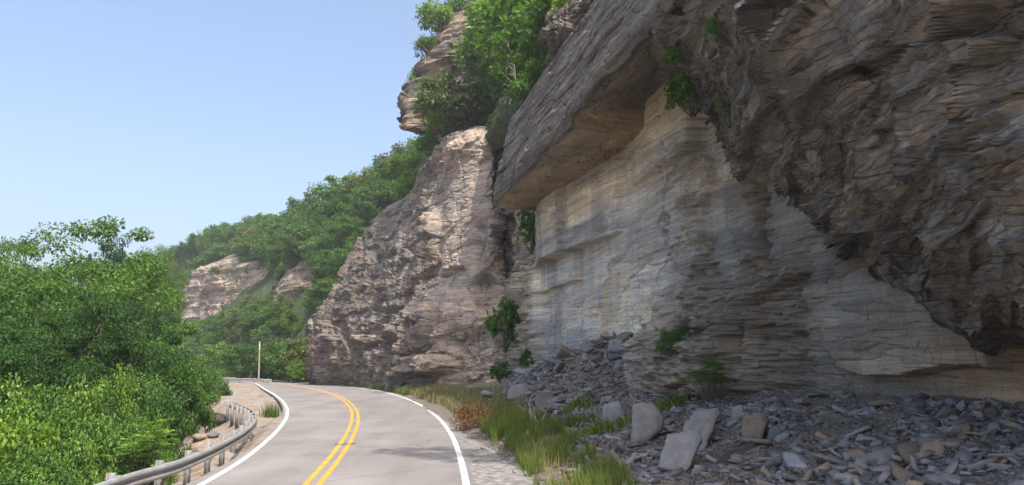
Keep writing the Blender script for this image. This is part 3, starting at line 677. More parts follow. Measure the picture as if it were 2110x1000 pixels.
# ------------------------------------------------------------------ vegetation builders
def unit(v): return v / np.maximum(np.linalg.norm(v, axis=-1, keepdims=True), 1e-9)
class Leaves:
    def __init__(s): s.p, s.a, s.n, s.L = [], [], [], []
    def add(s, p, a, n, L): s.p.append(p); s.a.append(a); s.n.append(n); s.L.append(L)
    def mesh(s, name, mat, wr=.6, fold=.12, droop=.1):
        p, a, n = (np.concatenate(x) for x in (s.p, s.a, s.n)); L = np.concatenate(s.L)[:, None]
        a = unit(a); n = unit(n - a * (n * a).sum(1, keepdims=True)); b = np.cross(n, a)
        v = np.stack([p, p + a * L * .42 + b * L * wr / 2 + n * L * fold, p + a * L - n * L * droop, p + a * L * .42 - b * L * wr / 2 + n * L * fold], 1)
        i = np.arange(len(p))[:, None] * 4
        return npmesh(name, v, np.concatenate([i + np.array((0, 1, 2)), i + np.array((0, 2, 3))]), mat)
    def blob(s, rg, c, r, n, L, flat=.62, down=.35):
        u = unit(rg.normal(size=(n, 3))); q = u * r * (rg.random((n, 1)) ** .45) * np.array((1, 1, flat))
        s.add(c + q, u * .7 + rg.normal(size=(n, 3)) * .45 + np.array((0, 0, -down)), np.array((0, 0, .9)) + u * .55 + rg.normal(size=(n, 3)) * .35, L * (.65 + .7 * rg.random(n)))
    def frond(s, base, d, length, nl, L, up=np.array((0, 0, 1.))):
        d = unit(d); side = unit(np.cross(d, up)); k = np.linspace(.15, 1, nl)
        pts = base + d * (k * length)[:, None] - np.array((0, 0, 1)) * (length * .35 * k ** 2)[:, None]
        nn = np.tile(unit(np.cross(side, d)), (nl, 1)); LL = L * np.sin(np.pi * (.22 + .7 * k)) ** .6
        for sg in (1, -1): s.add(pts, np.tile(side * sg + d * .45 - np.array((0, 0, .25)), (nl, 1)), nn, LL)
class Tubes:
    def __init__(s): s.v, s.f, s.n = [], [], 0
    def add(s, pts, r0, r1, sides=6):
        pts = np.asarray(pts, float); m = len(pts); tn = unit(np.gradient(pts, axis=0))
        ref = np.where(np.abs(tn[:, 2:3]) > .9, np.array([[1., 0, 0]]), np.array([[0, 0, 1.]]))
        x = unit(np.cross(tn, ref)); y = np.cross(tn, x); r = np.linspace(r0, r1, m)[:, None, None]
        an = np.linspace(0, 2 * np.pi, sides, endpoint=False)
        ring = pts[:, None] + r * (np.cos(an)[None, :, None] * x[:, None] + np.sin(an)[None, :, None] * y[:, None])
        s.v.append(ring.reshape(-1, 3)); i = np.arange(m)[:-1, None] * sides; j = np.arange(sides)[None]
        q = np.stack([i + j, i + (j + 1) % sides, i + sides + (j + 1) % sides, i + sides + j], -1).reshape(-1, 4) + s.n
        s.f.append(q); s.n += m * sides
    def mesh(s, name, mat): return npmesh(name, np.concatenate(s.v), np.concatenate(s.f), mat, True)
def curve3(a, b, rg, n=6, sag=.12):
    a, b = np.asarray(a, float), np.asarray(b, float); k = np.linspace(0, 1, n)[:, None]
    L = np.linalg.norm(b - a)
    return a + (b - a) * k + np.sin(np.pi * k) * (rg.normal(size=3) * sag * L + np.array((0, 0, .08 * L))) * .6

def tree_parts(seed, H, rx, base, nb, nl, L, br, leafm, lean=.05, shape='broad', barkm=None, trunk_r=None, limbs=24, wr=.6):
    """trunk and crown meshes of a tree standing at the origin"""
    rg = np.random.default_rng(seed); lv, tb = Leaves(), Tubes()
    topx = rg.normal(size=2) * lean * H
    tr = trunk_r or H * .016
    trunk = np.array([(topx[0] * k ** 1.5 + .06 * H * .15 * math.sin(5 * k + seed), topx[1] * k ** 1.5 + .06 * H * .15 * math.cos(4 * k + seed), H * .86 * k) for k in np.linspace(0, 1, 12)])
    tb.add(trunk, tr, tr * .25, 8)
    cz, rz = H * (1 + base) / 2, H * (1 - base) / 2
    cs = []
    while len(cs) < nb:
        u = unit(rg.normal(size=3)); rr = rg.random() ** .33
        c = u * rr
        if shape == 'cone': c[:2] *= (1 - (c[2] + 1) / 2) * 1.1 + .06
        elif shape == 'open' and rg.random() < .35 and c[2] < .3: continue
        if np.linalg.norm(c) < .35 and rg.random() < .6: continue
        lump = .72 + .56 * float(vn(np.array([u * 1.9 + seed * 3.1]), seed)[0])
        c = c * lump
        cs.append(np.array((c[0] * rx, c[1] * rx, cz + c[2] * rz)) + np.append(topx * ((cz + c[2] * rz) / H) ** 1.5, 0))
    for i, c in enumerate(cs):
        r = br * (.6 + .8 * rg.random())
        lv.blob(rg, c, r, int(nl * (.6 + .8 * rg.random())), L, .5 if shape != 'cone' else .4)
        if i < limbs:
            k = np.clip((c[2] / H) * .62 - .03 + .1 * rg.random(), .08, .95) / .86
            i0 = min(int(k * 11), 10); a = trunk[i0]
            tb.add(curve3(a, c, rg), tr * (.42 - .25 * k), tr * .06, 5)
    return tb.mesh('trunk', barkm or M_bark), lv.mesh('crown', leafm, wr)
def bush_parts(seed, r, h, nb, nl, L, br, leafm, stems=10, wr=.62, fl=False):
    rg = np.random.default_rng(seed); lv, tb = Leaves(), Tubes()
    for i in range(nb):
        an = rg.random() * 6.283; q = rg.random() ** .5; top = h * (1 - .55 * q * q) * (.75 + .35 * rg.random())
        z = top * (.25 + .75 * rg.random() ** .6) if i % 3 else top
        c = np.array((math.cos(an) * q * r, math.sin(an) * q * r, z))
        if fl:
            for k in range(5):
                a2 = rg.random() * 6.283
                lv.frond(c, np.array((math.cos(a2), math.sin(a2), .35 + .3 * rg.random())), L * 4 * (.7 + .5 * rg.random()), 9, L)
        else: lv.blob(rg, c, br * (.6 + .8 * rg.random()), int(nl * (.6 + .8 * rg.random())), L, .6)
        if i < stems: tb.add(curve3((c[0] * .15, c[1] * .15, -.3), c, rg), .02 + .012 * h, .006, 5)
    return tb.mesh('stem', M_bark), lv.mesh('foliage', leafm, wr)
PROTO = {}
def proto(kind, parts, names, h):
    PROTO[kind] = (parts, names, h)
def plant(kind, name, loc, height, label, cat, group=None, rot=None, wide=1.0, rg=random.Random(5)):
    parts, names, h = PROTO[kind]
    root = bpy.data.objects.new(name, None); col.objects.link(root); root.empty_display_size = .2
    root.location = loc; s = height / h
    root.scale = (s * wide, s * wide, s); root.rotation_euler = (0, 0, rg.random() * 6.283 if rot is None else rot)
    for me, nm in zip(parts, names): link(nm, me, root)
    return tag(root, label, cat, group)
TN = ('trunk', 'crown'); BN = ('stem', 'foliage')
for k in range(3):
    proto('near%d' % k, tree_parts(100 + k, 14, 4.3, .18, 120, 300, .16, .85, (L_tree, L_dark, L_tree)[k], lean=.04), TN, 14)  # near1: darker leaf colour stands in for shade among the valley trees
proto('airy', tree_parts(110, 16, 4.6, .36, 84, 250, .165, .85, L_tree, shape='open', lean=.03, limbs=40), TN, 16)
for k in range(5):
    proto('hill%d' % k, tree_parts(120 + k, 10, 3.4 + .3 * (k % 3), .12, 70, 62, .44, 1.0, (L_hill, L_tree, L_hill, L_pale, L_shrub)[k], lean=.03), TN, 10)
proto('pine', tree_parts(130, 12, 2.6, .25, 70, 60, .4, .7, L_dark, shape='cone', lean=.01, wr=.2), TN, 12)
for k in range(3):
    proto('shrub%d' % k, bush_parts(140 + k, 1.7, 2.4, 52, 150, .12, .40, (L_shrub, L_tree, L_lime)[k]), BN, 2.4)
for k in range(3):
    proto('cliffbush%d' % k, bush_parts(150 + k, 1.5, 2.2, 42, 52, .22, .5, (L_lime, L_shrub, L_pale)[k]), BN, 2.2)
proto('cliffdark', bush_parts(156, 1.6, 2.4, 50, 60, .2, .5, L_tree), BN, 2.4)
proto('sumac', bush_parts(160, 1.0, 1.6, 22, 0, .17, .3, L_shrub, fl=True, wr=.3), BN, 1.6)
proto('bigleaf', bush_parts(165, .9, 2.0, 30, 14, .30, .45, L_tree, wr=.85), BN, 2.0)
proto('dead', bush_parts(170, 1.0, 1.0, 34, 90, .12, .32, L_dead, wr=.22), BN, 1.0)

# ------------------------------------------------------------------ trees of the valley on the left
def at_ground(u, v, d, bury=.3):
    p = P(u, v, d); z = float(ground_z(np.array([p[0]]), np.array([p[1]]))[0]) - bury
    return p, z
def valley(kind, u, v, d, label, wide=1.0, name='broadleaf_tree', cat='tree', group=None, zmin=None):
    p, z = at_ground(u, v, d)
    if zmin is not None: z = max(z, zmin)
    return plant(kind, name, (p[0], p[1], z), p[2] - z, label, cat, group, wide=wide)
GV = 'trees rising from the valley beside the road'
valley('airy', 205, 432, 40, 'tall open-crowned tree, highest of the trees left of the road', .95, group=GV)
valley('airy', 22, 470, 58, 'tree with a dark rounded top poking up at the photo\'s far left edge', .8, group=GV)
valley('near0', 70, 545, 31, 'broad light green tree at the left edge below the dark rounded top', 1.1, group=GV)
valley('near1', 262, 488, 48, 'dark full tree between the tallest airy tree and the far cliff', .62, group=GV)
valley('near2', 150, 520, 52, 'green tree standing behind the tallest airy tree', 1.0, group=GV)
valley('near2', 318, 555, 66, 'small tree in front of the left end of the far cliff', .5, group=GV)
valley('near1', 225, 610, 30, 'dark tree in the deep shade under the tallest tree', .95, group=GV)
valley('near1', 165, 590, 27, 'tree with a bare dark trunk amid the left thicket', .9, group=GV)
valley('near1', 20, 620, 24, 'leafy tree filling the left edge above the thicket', .9, group=GV)
valley('near1', 285, 640, 38, 'low dark tree right of the deep shade, above the thicket', .6, group=GV)
valley('near0', -90, 540, 30, 'green tree cut off by the left border of the photo', 1.0, group=GV)
valley('near1', 100, 640, 21, 'dark low tree behind the bright shrubs at lower left', .8, group=GV)
valley('near2', 318, 505, 88, 'tree filling the skyline between the left trees and the pines', .6)
valley('near0', 345, 515, 100, 'tree on the skyline just left of the shorter pine', .55)
valley('near1', 290, 520, 70, 'dark tree on the skyline right of the tallest airy tree', .6)
SH = [(290, 772, 25, .9), (375, 756, 29, .95), (375, 775, 36, .6), (335, 810, 24, .7), (235, 785, 23, .85), (150, 800, 20, .95), (75, 810, 18, 1), (0, 800, 18, 1), (110, 860, 16.5, .85), (195, 855, 18, .8),
      (262, 868, 19, .7), (30, 880, 15, .85), (125, 915, 15, .65), (60, 940, 13.5, .7), (185, 925, 16, .5), (-30, 935, 13, .85), (245, 925, 18, .5), (-10, 990, 12, .75), (60, 1000, 12.8, .6), (120, 985, 14, .5), (-70, 860, 14, 1),
      (415, 735, 45, 1), (425, 765, 52, .7), (360, 745, 36, .7), (450, 778, 60, .8), (318, 868, 21.5, .5), (305, 895, 20, .45), (318, 838, 25, .5)]
GS = 'shrubs of the thicket below the guardrail'
for i, (u, v, d, wd) in enumerate(SH):
    p, z = at_ground(u, v, d); z = max(z, p[2] - 3.1)
    plant('shrub%d' % (0, 1, 0, 1, 2, 0, 1)[i % 7], 'shrub', (p[0], p[1], z), p[2] - z, 'leafy green shrub in the thicket between the guardrail and the valley trees', 'shrub', GS, wide=.75 * wd * 2.4 / (p[2] - z))
p, z = at_ground(312, 872, 18); plant('sumac', 'sumac_shrub', (p[0], p[1], p[2] - 1.3), 1.3, 'shrub of feathery compound leaves right beside the guardrail thicket edge', 'shrub', rot=1.0, wide=.9)
p, z = at_ground(240, 925, 18.5); 0 and plant('sumac', 'sumac_shrub', (p[0], p[1], p[2] - 1.5), 1.6, 'feathery-leaved shrub just behind the nearest guardrail post', 'shrub', rot=2.0, wide=.7)

# ------------------------------------------------------------------ forest on the hillside
def inside(px, py, poly_):
    c = False; j = len(poly_) - 1
    for i in range(len(poly_)):
        (xi, yi), (xj, yj) = poly_[i], poly_[j]
        if (yi > py) != (yj > py) and px < (xj - xi) * (py - yi) / (yj - yi) + xi: c = not c
        j = i
    return c
KEEP = [[(322, 648), (345, 600), (380, 590), (430, 555), (480, 530), (565, 545), (562, 600), (505, 610), (450, 642), (390, 655)],
        [(588, 625), (605, 560), (640, 545), (650, 560), (618, 625)], [(640, 775), (636, 690), (650, 650), (668, 650), (668, 775)], [(340, 690), (350, 660), (385, 660), (370, 690)]]
rg = random.Random(11); spots = []
hd = patch_grid(hill_C, 6)
nr_, nc_ = hd.shape[:2]
for _ in range(9000):
    a, b_ = rg.random() * (nr_ - 2), rg.random() * (nc_ - 2); i, j = int(a), int(b_)
    q = hd[i, j] * (1 - a + i) + hd[i + 1, j] * (a - i); q = q * (1 - b_ + j) + (hd[i, j + 1] * (1 - a + i) + hd[i + 1, j + 1] * (a - i)) * (b_ - j)
    if q[1] > 290: continue
    u, v = proj(q)
    if u < 180 or u > 960 or v > 792: continue
    sp = 4.0 if q[1] < 150 else 5.0
    if any((q[0] - s[0][0]) ** 2 + (q[1] - s[0][1]) ** 2 < sp * sp for s in spots): continue
    h = (5.8 + 4.4 * rg.random()) * (1.15 if q[1] > 130 else .9)
    if v > 700: h *= .7
    for f_ in (1, .72, .5):
        hp = f_ * h / q[1] * 1500; wp = hp * .34
        if not any(inside(u + dx * wp, v - hp * f, k) and q[1] < (196 - (u - 312) * .17 if kk == 0 else 300) for f in (.3, .6, .95) for dx in (-.7, 0, .7) for kk, k in enumerate(KEEP)):
            spots.append((q, h * f_, u, v)); break
spots.sort(key=lambda s: s[2])
crest = []; rank = {}
print('hill trees', len(spots))
for i, (q, h, u, v) in enumerate(spots):
    k = rg.choice((0, 0, 1, 1, 2, 2, 3, 4))
    zone = 'above the far cliff' if v < 560 and u < 575 else 'near its foot by the road' if v > 690 else 'on its steep middle part' if v > 560 else 'high up beside the buttress'
    look = ('mid green', 'dark green', 'fresh green', 'olive green', 'bright green')[k]
    plant('hill%d' % k, 'broadleaf_tree', (q[0], q[1], q[2] - .4), h, f'{look} tree in the hillside forest {zone}', 'tree', f'{look} hillside trees {zone}', wide=.95 + .25 * rg.random(), rg=rg)
small = []
for _ in range(9000):
    i, j = rg.randrange(nr_ - 2), rg.randrange(nc_ - 2); q = hd[i, j] + (hd[i + 1, j] - hd[i, j]) * rg.random() + (hd[i, j + 1] - hd[i, j]) * rg.random()
    if q[1] > 200: continue
    u, v = proj(q)
    if not (300 < u < 720 and 540 < v < 790): continue
    if any((q[0] - s[0]) ** 2 + (q[1] - s[1]) ** 2 < 5 for s in small) or any((q[0] - s[0][0]) ** 2 + (q[1] - s[0][1]) ** 2 < 4.5 for s in spots): continue
    h = 1.6 + 1.6 * rg.random(); hp = h / q[1] * 1500
    if any(inside(u + dx * hp * .5, v - hp * f, k) and q[1] < (196 - (u - 312) * .17 if kk == 0 else 300) for f in (.2, .9) for dx in (-1, 0, 1) for kk, k in enumerate(KEEP)): continue
    small.append(q); k = rg.choice(('cliffbush1', 'cliffdark', 'cliffbush2', 'cliffdark', 'cliffbush1'))
    plant(k, 'hillside_bush', (q[0], q[1], q[2] - .3), h, 'low bush filling the gaps between the hillside trees', 'bush', 'low bushes of the hillside', wide=1.2, rg=rg)
    if len(small) >= 150: break
for (u, v, d, h, lb) in ((398, 482, 185, 11, 'taller of two dark pines on the skyline left of the far cliff top'), (374, 497, 188, 9, 'shorter of two dark pines on the skyline left of the far cliff top')):
    p = P(u, v, d); plant('pine', 'pine_tree', (p[0], p[1], p[2] - h), h, lb, 'tree', 'pines on the skyline')
for (u, v, d, h, k, lb) in ((600, 700, 92, 3.8, 4, 'bright green small tree at the foot of the slope, right of the utility pole'), (628, 690, 91, 4.6, 3, 'rounded grey-green tree beside the pale rock at the road bend'),
                            (500, 700, 101, 5, 2, 'small tree behind the far guardrail left of the utility pole'), (565, 705, 95, 4, 0, 'small tree directly behind the utility pole'),
                            (455, 705, 112, 5.5, 4, 'light green tree behind the left end of the far guardrail'), (610, 745, 88, 2.6, 4, 'low yellow-green bush where the road meets the pale rock'), (540, 742, 96, 3, 1, 'low dark bush at the foot of the utility pole')):
    p = P(u, v, d); plant('hill%d' % k, 'small_tree', (p[0], p[1], min(p[2] - h, -.2)), p[2] - min(p[2] - h, -.2), lb, 'tree', wide=1.2)

# ------------------------------------------------------------------ plants of the cliff
CB = [  # kind, u, v of the top, depth, height, width, label
    ('cliffbush0', 905, 0, 82, 6.5, .9, 'bright green bush at the top left rim of the high crag'), ('cliffdark', 945, -8, 84, 6, .9, 'dark bush on the top of the high crag'),
    ('cliffdark', 882, 72, 81, 4, .9, 'dark green bush jutting from the left rim of the high crag'), ('cliffbush1', 858, 145, 80, 3.4, .8, 'small bush on the left edge above the crag\'s beak'),
    ('cliffbush2', 915, 165, 68, 6, 1.25, 'olive grey bush in front of the lower crag'), ('cliffbush2', 965, 185, 64, 4.8, 1.3, 'olive bush on the ledge above the buttress'),
    ('cliffbush0', 905, 225, 66, 3.6, 1.1, 'lime green bush hanging left of the buttress top'), ('cliffbush1', 885, 275, 72, 3, 1.0, 'green bush at the left shoulder of the buttress'),
    ('cliffbush0', 1000, 60, 66, 6.5, 1.15, 'bright lime bush in the gully right of the crag'), ('cliffbush1', 1040, 50, 58, 6.5, 1.3, 'big vine-covered bush in the gully above the slab'),
    ('cliffbush0', 1055, 110, 54, 5, 1.25, 'bright bush at the top edge of the slab'), ('cliffbush1', 1000, 140, 62, 4.5, 1.1, 'leafy bush between the crag and the gully'),
    ('cliffbush1', 1050, 165, 48, 3, 1.1, 'green bush where the slab meets the gully'), ('cliffdark', 1085, 110, 47, 3.5, 1.2, 'dark bush lower right in the gully'),
    ('cliffbush1', 1060, -20, 62, 7, 1.3, 'tall green bush at the top of the gully'), ('cliffbush0', 1110, -40, 50, 6.5, 1.3, 'bright bush at the top edge of the photo above the slab'),
    ('cliffbush1', 1110, 30, 46, 4.5, 1.2, 'green bush left of the broken ledge'), ('cliffdark', 1120, 70, 42, 3, 1.2, 'dark bush at the foot of the broken ledge'),
    ('cliffbush1', 1165, -30, 40, 3.5, 1.3, 'green bush above the broken ledge'), ('cliffbush0', 1210, -30, 36, 2.8, 1.2, 'lime bush on top of the broken ledge'),
    ('cliffbush0', 1015, 205, 56, 2.2, 1.2, 'low lime bush at the upper left corner of the slab'), ('cliffbush2', 1000, 230, 58, 2, 1.2, 'low dry bush on top of the buttress'),
    ('cliffdark', 1020, 0, 70, 6, 1.2, 'dark bush in the shadow of the crag'), ('cliffbush0', 820, 430, 88, 2.4, 1.0, 'yellow-green bush on the shelf behind the buttress'),
    ('cliffbush1', 855, 355, 88, 5, 1.2, 'bush on the skyline touching the buttress'), ('cliffdark', 840, 310, 96, 6, 1.0, 'dark tree-like bush on the skyline left of the buttress'),
    ('cliffbush0', 808, 488, 86, 1.6, 1.0, 'small yellow-green tuft on the buttress shoulder'), ('cliffbush0', 1018, 318, 52, .8, .9, 'tiny green tuft in the crack left of the slab'),
    ('cliffbush1', 1035, 222, 50, 1.6, 1.3, 'low green bush on the slab\'s upper edge near its left corner'), ('cliffdark', 1062, 188, 44, 1.8, 1.3, 'second low bush along the slab\'s upper edge'),
    ('cliffbush1', 1092, 160, 40, 1.6, 1.4, 'low bush midway along the slab\'s upper edge'), ('cliffdark', 1122, 122, 37, 1.8, 1.3, 'low dark bush at the upper edge where the broken ledge starts'), ('cliffbush0', 1012, 240, 58, 1.8, 1.3, 'lime tuft above the crack between buttress and slab'),
    ('cliffbush1', 1012, 640, 51.5, 0.1, 1, None)]
for kd, u, v, d, h, wd, lb in CB:
    if lb is None: continue
    h *= .72 if u < 990 else .85
    if u < 1035: d = max(d, 69)
    elif u < 1075: d = max(d, 67)
    if 985 < u < 1021 and v < 200: u += 28
    p = P(u, v, d); plant(kd, 'cliff_bush', (p[0], p[1], p[2] - h), h, lb, 'bush', wide=wd * .85)
def hangplant(kind, u, v, l, h, lb, wide=1.0, name='bush', rot=None):
    p = PL(u, v, l); return plant(kind, name, (p[0], p[1], p[2] - h), h, lb, 'bush', wide=wide, rot=rot)
hangplant('bigleaf', 1095, 425, 11.3, 2.6, 'large-leaved bush growing under the left end of the overhang', .7)
hangplant('bigleaf', 1040, 610, 10.6, 3.2, 'large-leaved bush on the crevice between buttress and grey wall', .65)
hangplant('bigleaf', 1032, 742, 10.2, 1.4, 'low dark green bush at the foot of the crevice', .9)
hangplant('shrub1', 1085, 720, 10.6, 1.2, 'thin pale weed at the foot of the grey wall left of the rubble pile', .5)
hangplant('bigleaf', 1425, 140, 9.9, 1.3, 'leafy vine hanging beneath the overhang\'s inner corner', 1.0, 'vine')
hangplant('bigleaf', 1382, 95, 8.3, .6, 'small sprig on the overhang lip left of the hanging vine', .8, 'vine')
hangplant('bigleaf', 1500, 180, 10.0, 1.0, 'dark vine strand right of the hanging vine', .6, 'vine')
hangplant('sumac', 1462, 738, 10.0, 1.0, 'feathery sumac sprouting from the brown mound', 1.0, 'sumac_shrub', .5)
hangplant('shrub0', 1380, 680, 10.3, .75, 'scruffy green weed on the upper left of the brown mound', .8)
hangplant('shrub1', 1410, 670, 10.4, .4, 'small weed right of the scruffy one on the brown mound', .7)
hangplant('shrub0', 1473, 38, 7.9, .5, 'small tuft growing on the dark overhang near the top', .8)
p = PZ(965, 888, 0.0); plant('dead', 'dead_bush', (p[0] + .15, p[1], -.05), 1.0, 'rust brown dead bush at the road edge beside the white line', 'dead bush', wide=.72)

q = W(8.2, 10, 19); o = plant('near0', 'broadleaf_tree', tuple(q), 7.5, 'tree leaning out from the cliff top high above the road', 'tree', wide=.6, rot=0)
o.rotation_mode = 'QUATERNION'; from mathutils import Quaternion
o.rotation_quaternion = Quaternion(tuple(TA), R(-26))
# bare pale tree in the gully and bare twig on the crag
def bare(seed, loc, h, label, nb=9):
    rg_ = np.random.default_rng(seed); tb = Tubes()
    tr = [np.array((.1 * h * math.sin(k * 3), .05 * h * k, h * k)) for k in np.linspace(0, 1, 9)]
    tb.add(tr, h * .018, h * .004, 6)
    for i in range(nb):
        a = tr[2 + i % 6]; an = rg_.random() * 6.28; e = a + np.array((math.cos(an), math.sin(an), .5 + .6 * rg_.random())) * h * (.2 + .2 * rg_.random())
        c = curve3(a, e, rg_); tb.add(c, h * .008, h * .002, 5)
        for q in (c[3], c[4]):
            tb.add(curve3(q, q + rg_.normal(size=3) * h * .1 + np.array((0, 0, h * .08)), rg_), h * .004, h * .001, 4)
    o = link('dead_tree', tb.mesh('dead_tree', M_deadwood), None, loc); return tag(o, label, 'dead tree')
p = P(1050, 215, 44); bare(3, p, 3.6, 'pale leafless dead tree in front of the dark bushes above the slab')
p = P(880, 105, 80); o = bare(5, p, 2.6, 'bare grey twigs sticking out from the left rim of the high crag'); o.rotation_euler = (0, R(-55), 0)
p = P(262, 600, 33); o = bare(6, p - np.array((0, 0, 4.5)), 3.2, 'bare branching dead tree among the dark valley trees', 9)

# ------------------------------------------------------------------ grass, litter
def grass(name, pts, h, mat, label, seed, w=.007, lean=.6):
    rg_ = np.random.default_rng(seed); n = len(pts); hh = h * (.45 + .9 * rg_.random(n)); an = rg_.random(n) * 6.283
    dr = np.stack([np.cos(an), np.sin(an), np.zeros(n)], 1); sd = np.stack([-np.sin(an), np.cos(an), np.zeros(n)], 1) * (w * (.7 + .6 * rg_.random(n)))[:, None]
    ln = (lean * rg_.random(n) * hh)[:, None]; up = np.array((0, 0, 1.)) * hh[:, None]
    m1 = pts + up * .55 + dr * ln * .3; tp = pts + up + dr * ln
    v = np.stack([pts - sd, pts + sd, m1 + sd * .7, m1 - sd * .7, tp], 1); i = np.arange(n)[:, None] * 5
    o = link(name, npmesh(name, v, [i + np.array((0, 1, 2, 3)), i + np.array((3, 2, 4))], mat))
    return tag(o, label, 'grass', kind='stuff')
def verge(n, y0, y1, d0, d1, seed, clump=.5, bias=1.0):
    rg_ = np.random.default_rng(seed); k = np.searchsorted(RIGHT[:, 1], (y0, y1)); idx = rg_.integers(k[0], min(k[1], NR - 2), n * 3); f = rg_.random(n * 3)
    q = RIGHT[idx] * (1 - f[:, None]) + RIGHT[idx + 1] * f[:, None]; tn = unit(RIGHT[idx + 1] - RIGHT[idx])
    d = d0 + (d1 - d0) * rg_.random(n * 3) ** bias
    q = q + np.stack([tn[:, 1], -tn[:, 0]], 1) * d[:, None]
    keep = fbm(st3(q[:, 0] * 1.1, q[:, 1] * 1.1), 3, seed) > clump; q = q[keep][:n]
    t_, l_ = q @ TA[:2], q @ NA[:2]
    return np.column_stack([q, np.where(l_ > 4.0, scree_z(t_, l_), -.05)])
grass('verge_grass', verge(11000, 11, 25, 1.4, 3.1, 1, .44), .36, L_grass, 'long green grass on the verge between road shoulder and fallen slabs', 1)
grass('verge_grass', verge(6500, 22, 31, 1.1, 2.9, 2, .42), .46, L_grass, 'green grass clump behind the rust brown dead bush', 2)
grass('dry_grass', verge(11000, 31, 60, .75, 3.6, 3, .36), .42, L_dry, 'dry yellow grass strip along the foot of the buttress', 3, w=.016)
grass('dry_grass', verge(3500, 55, 84, .5, 2.8, 4, .36), .4, L_grass, 'green grass strip at the far bend under the buttress', 4, w=.03)
grass('dry_grass', verge(900, 11, 27, 1.6, 3.2, 5, .47), .45, L_dry, 'straw-coloured stalks mixed into the green verge grass', 5, w=.008)
rg_ = np.random.default_rng(9)
q = np.array([PZ(558, 858, -.1)[:2]]) + rg_.normal(size=(260, 2)) * .22
grass('weed_tuft', np.column_stack([q, np.full(len(q), -.15)]), .6, L_grass, 'lone yellowish weed tuft on the gravel pull-off left of the road', 6, w=.012)
def litter(n, t0, t1, l0, l1, seed, mat, name, label, L=.05):
    rg_ = np.random.default_rng(seed); t_ = t0 + (t1 - t0) * rg_.random(n * 2) ** 1.3; l_ = l0 + (l1 - l0) * rg_.random(n * 2)
    k = fbm(st3(t_ * .7, l_ * .7), 3, seed) > .46; t_, l_ = t_[k][:n], l_[k][:n]; n = len(t_)
    p_ = t_[:, None] * TA + l_[:, None] * NA; p_[:, 2] = scree_z(t_, l_) + .015
    lv = Leaves(); lv.add(p_, rg_.normal(size=(n, 3)) * np.array((1, 1, .35)), np.array((0, 0, 1)) + rg_.normal(size=(n, 3)) * .4, L * (.5 + rg_.random(n)))
    return tag(link(name, lv.mesh(name, mat, .5)), label, 'leaf litter', kind='stuff')
litter(9000, 12, 28, 4.4, 10.5, 3, L_litter, 'leaf_litter', 'brown dead leaves and chips strewn among the fallen slabs', .06)
for j, (u, v, n_, s_) in enumerate(((1245, 895, 260, .35), (1385, 840, 160, .3), (1180, 880, 200, .4), (1090, 880, 250, .4), (1190, 840, 150, .3))):
    t_, l_ = on_scree(u, v); q = np.column_stack([rg_.normal(size=(n_, 2)) * s_ + (t_, l_)])
    pp = q[:, :1] * TA + q[:, 1:] * NA; pp[:, 2] = scree_z(q[:, 0], q[:, 1])
    grass('weed_tuft', pp, .32, L_grass, ('green weed tuft left of the upright grey slab', 'weed tuft behind the leaning slabs', 'weed patch on the litter by the dead stalks', 'leafy green weed in the verge behind the dead bush', 'small weed beside the toppled grey slab')[j], 20 + j, w=.03, lean=1.2)

# ------------------------------------------------------------------ stones
def stone_mat(name, c1, c2, c3, c4):
    m, t, b = newmat(name); g = nd(t, 'ShaderNodeNewGeometry'); oi = nd(t, 'ShaderNodeObjectInfo')
    ad = nd(t, 'ShaderNodeMath', operation='ADD'); fr = nd(t, 'ShaderNodeMath', operation='FRACT')
    t.links.new(g.outputs['Random Per Island'], ad.inputs[0]); t.links.new(oi.outputs['Random'], ad.inputs[1]); t.links.new(ad.outputs[0], fr.inputs[0])
    c = ramp(t, fr.outputs[0], [(0, c1), (.45, c2), (.8, c3), (1, c4)])
    tc = nd(t, 'ShaderNodeTexCoord')
    c = mix(t, c, ramp(t, noise(t, 5, tc.outputs['Object'], detail=7, rough=.7), [(.3, .7), (.65, 1.2)]), mode='MULTIPLY')
    c = mix(t, c, (.26, .19, .12), fac=ramp(t, noise(t, 1.6, tc.outputs['Object'], detail=5), [(.58, 0.0), (.72, .55)]))
    t.links.new(c, b.inputs['Base Color']); b.inputs['Roughness'].default_value = .75; b.inputs['Specular IOR Level'].default_value = .35
    bump(t, b, noise(t, 9, detail=4, rough=.6), .4, .012)
    return m
M_stone = stone_mat('shale_stone', (.085, .084, .085), (.165, .163, .165), (.26, .258, .262), (.26, .20, .14))
M_slab = stone_mat('grey_slab', (.185, .183, .178), (.205, .202, .196), (.22, .215, .207), (.20, .195, .185))
M_blue = stone_mat('blue_slab', (.20, .21, .24), (.23, .24, .265), (.26, .265, .28), (.215, .225, .24))
M_brown = stone_mat('brown_stone', (.17, .135, .10), (.20, .16, .12), (.24, .19, .14), (.19, .15, .12))
M_black = stone_mat('black_boulder', (.05, .04, .035), (.07, .055, .045), (.09, .07, .055), (.06, .05, .04))
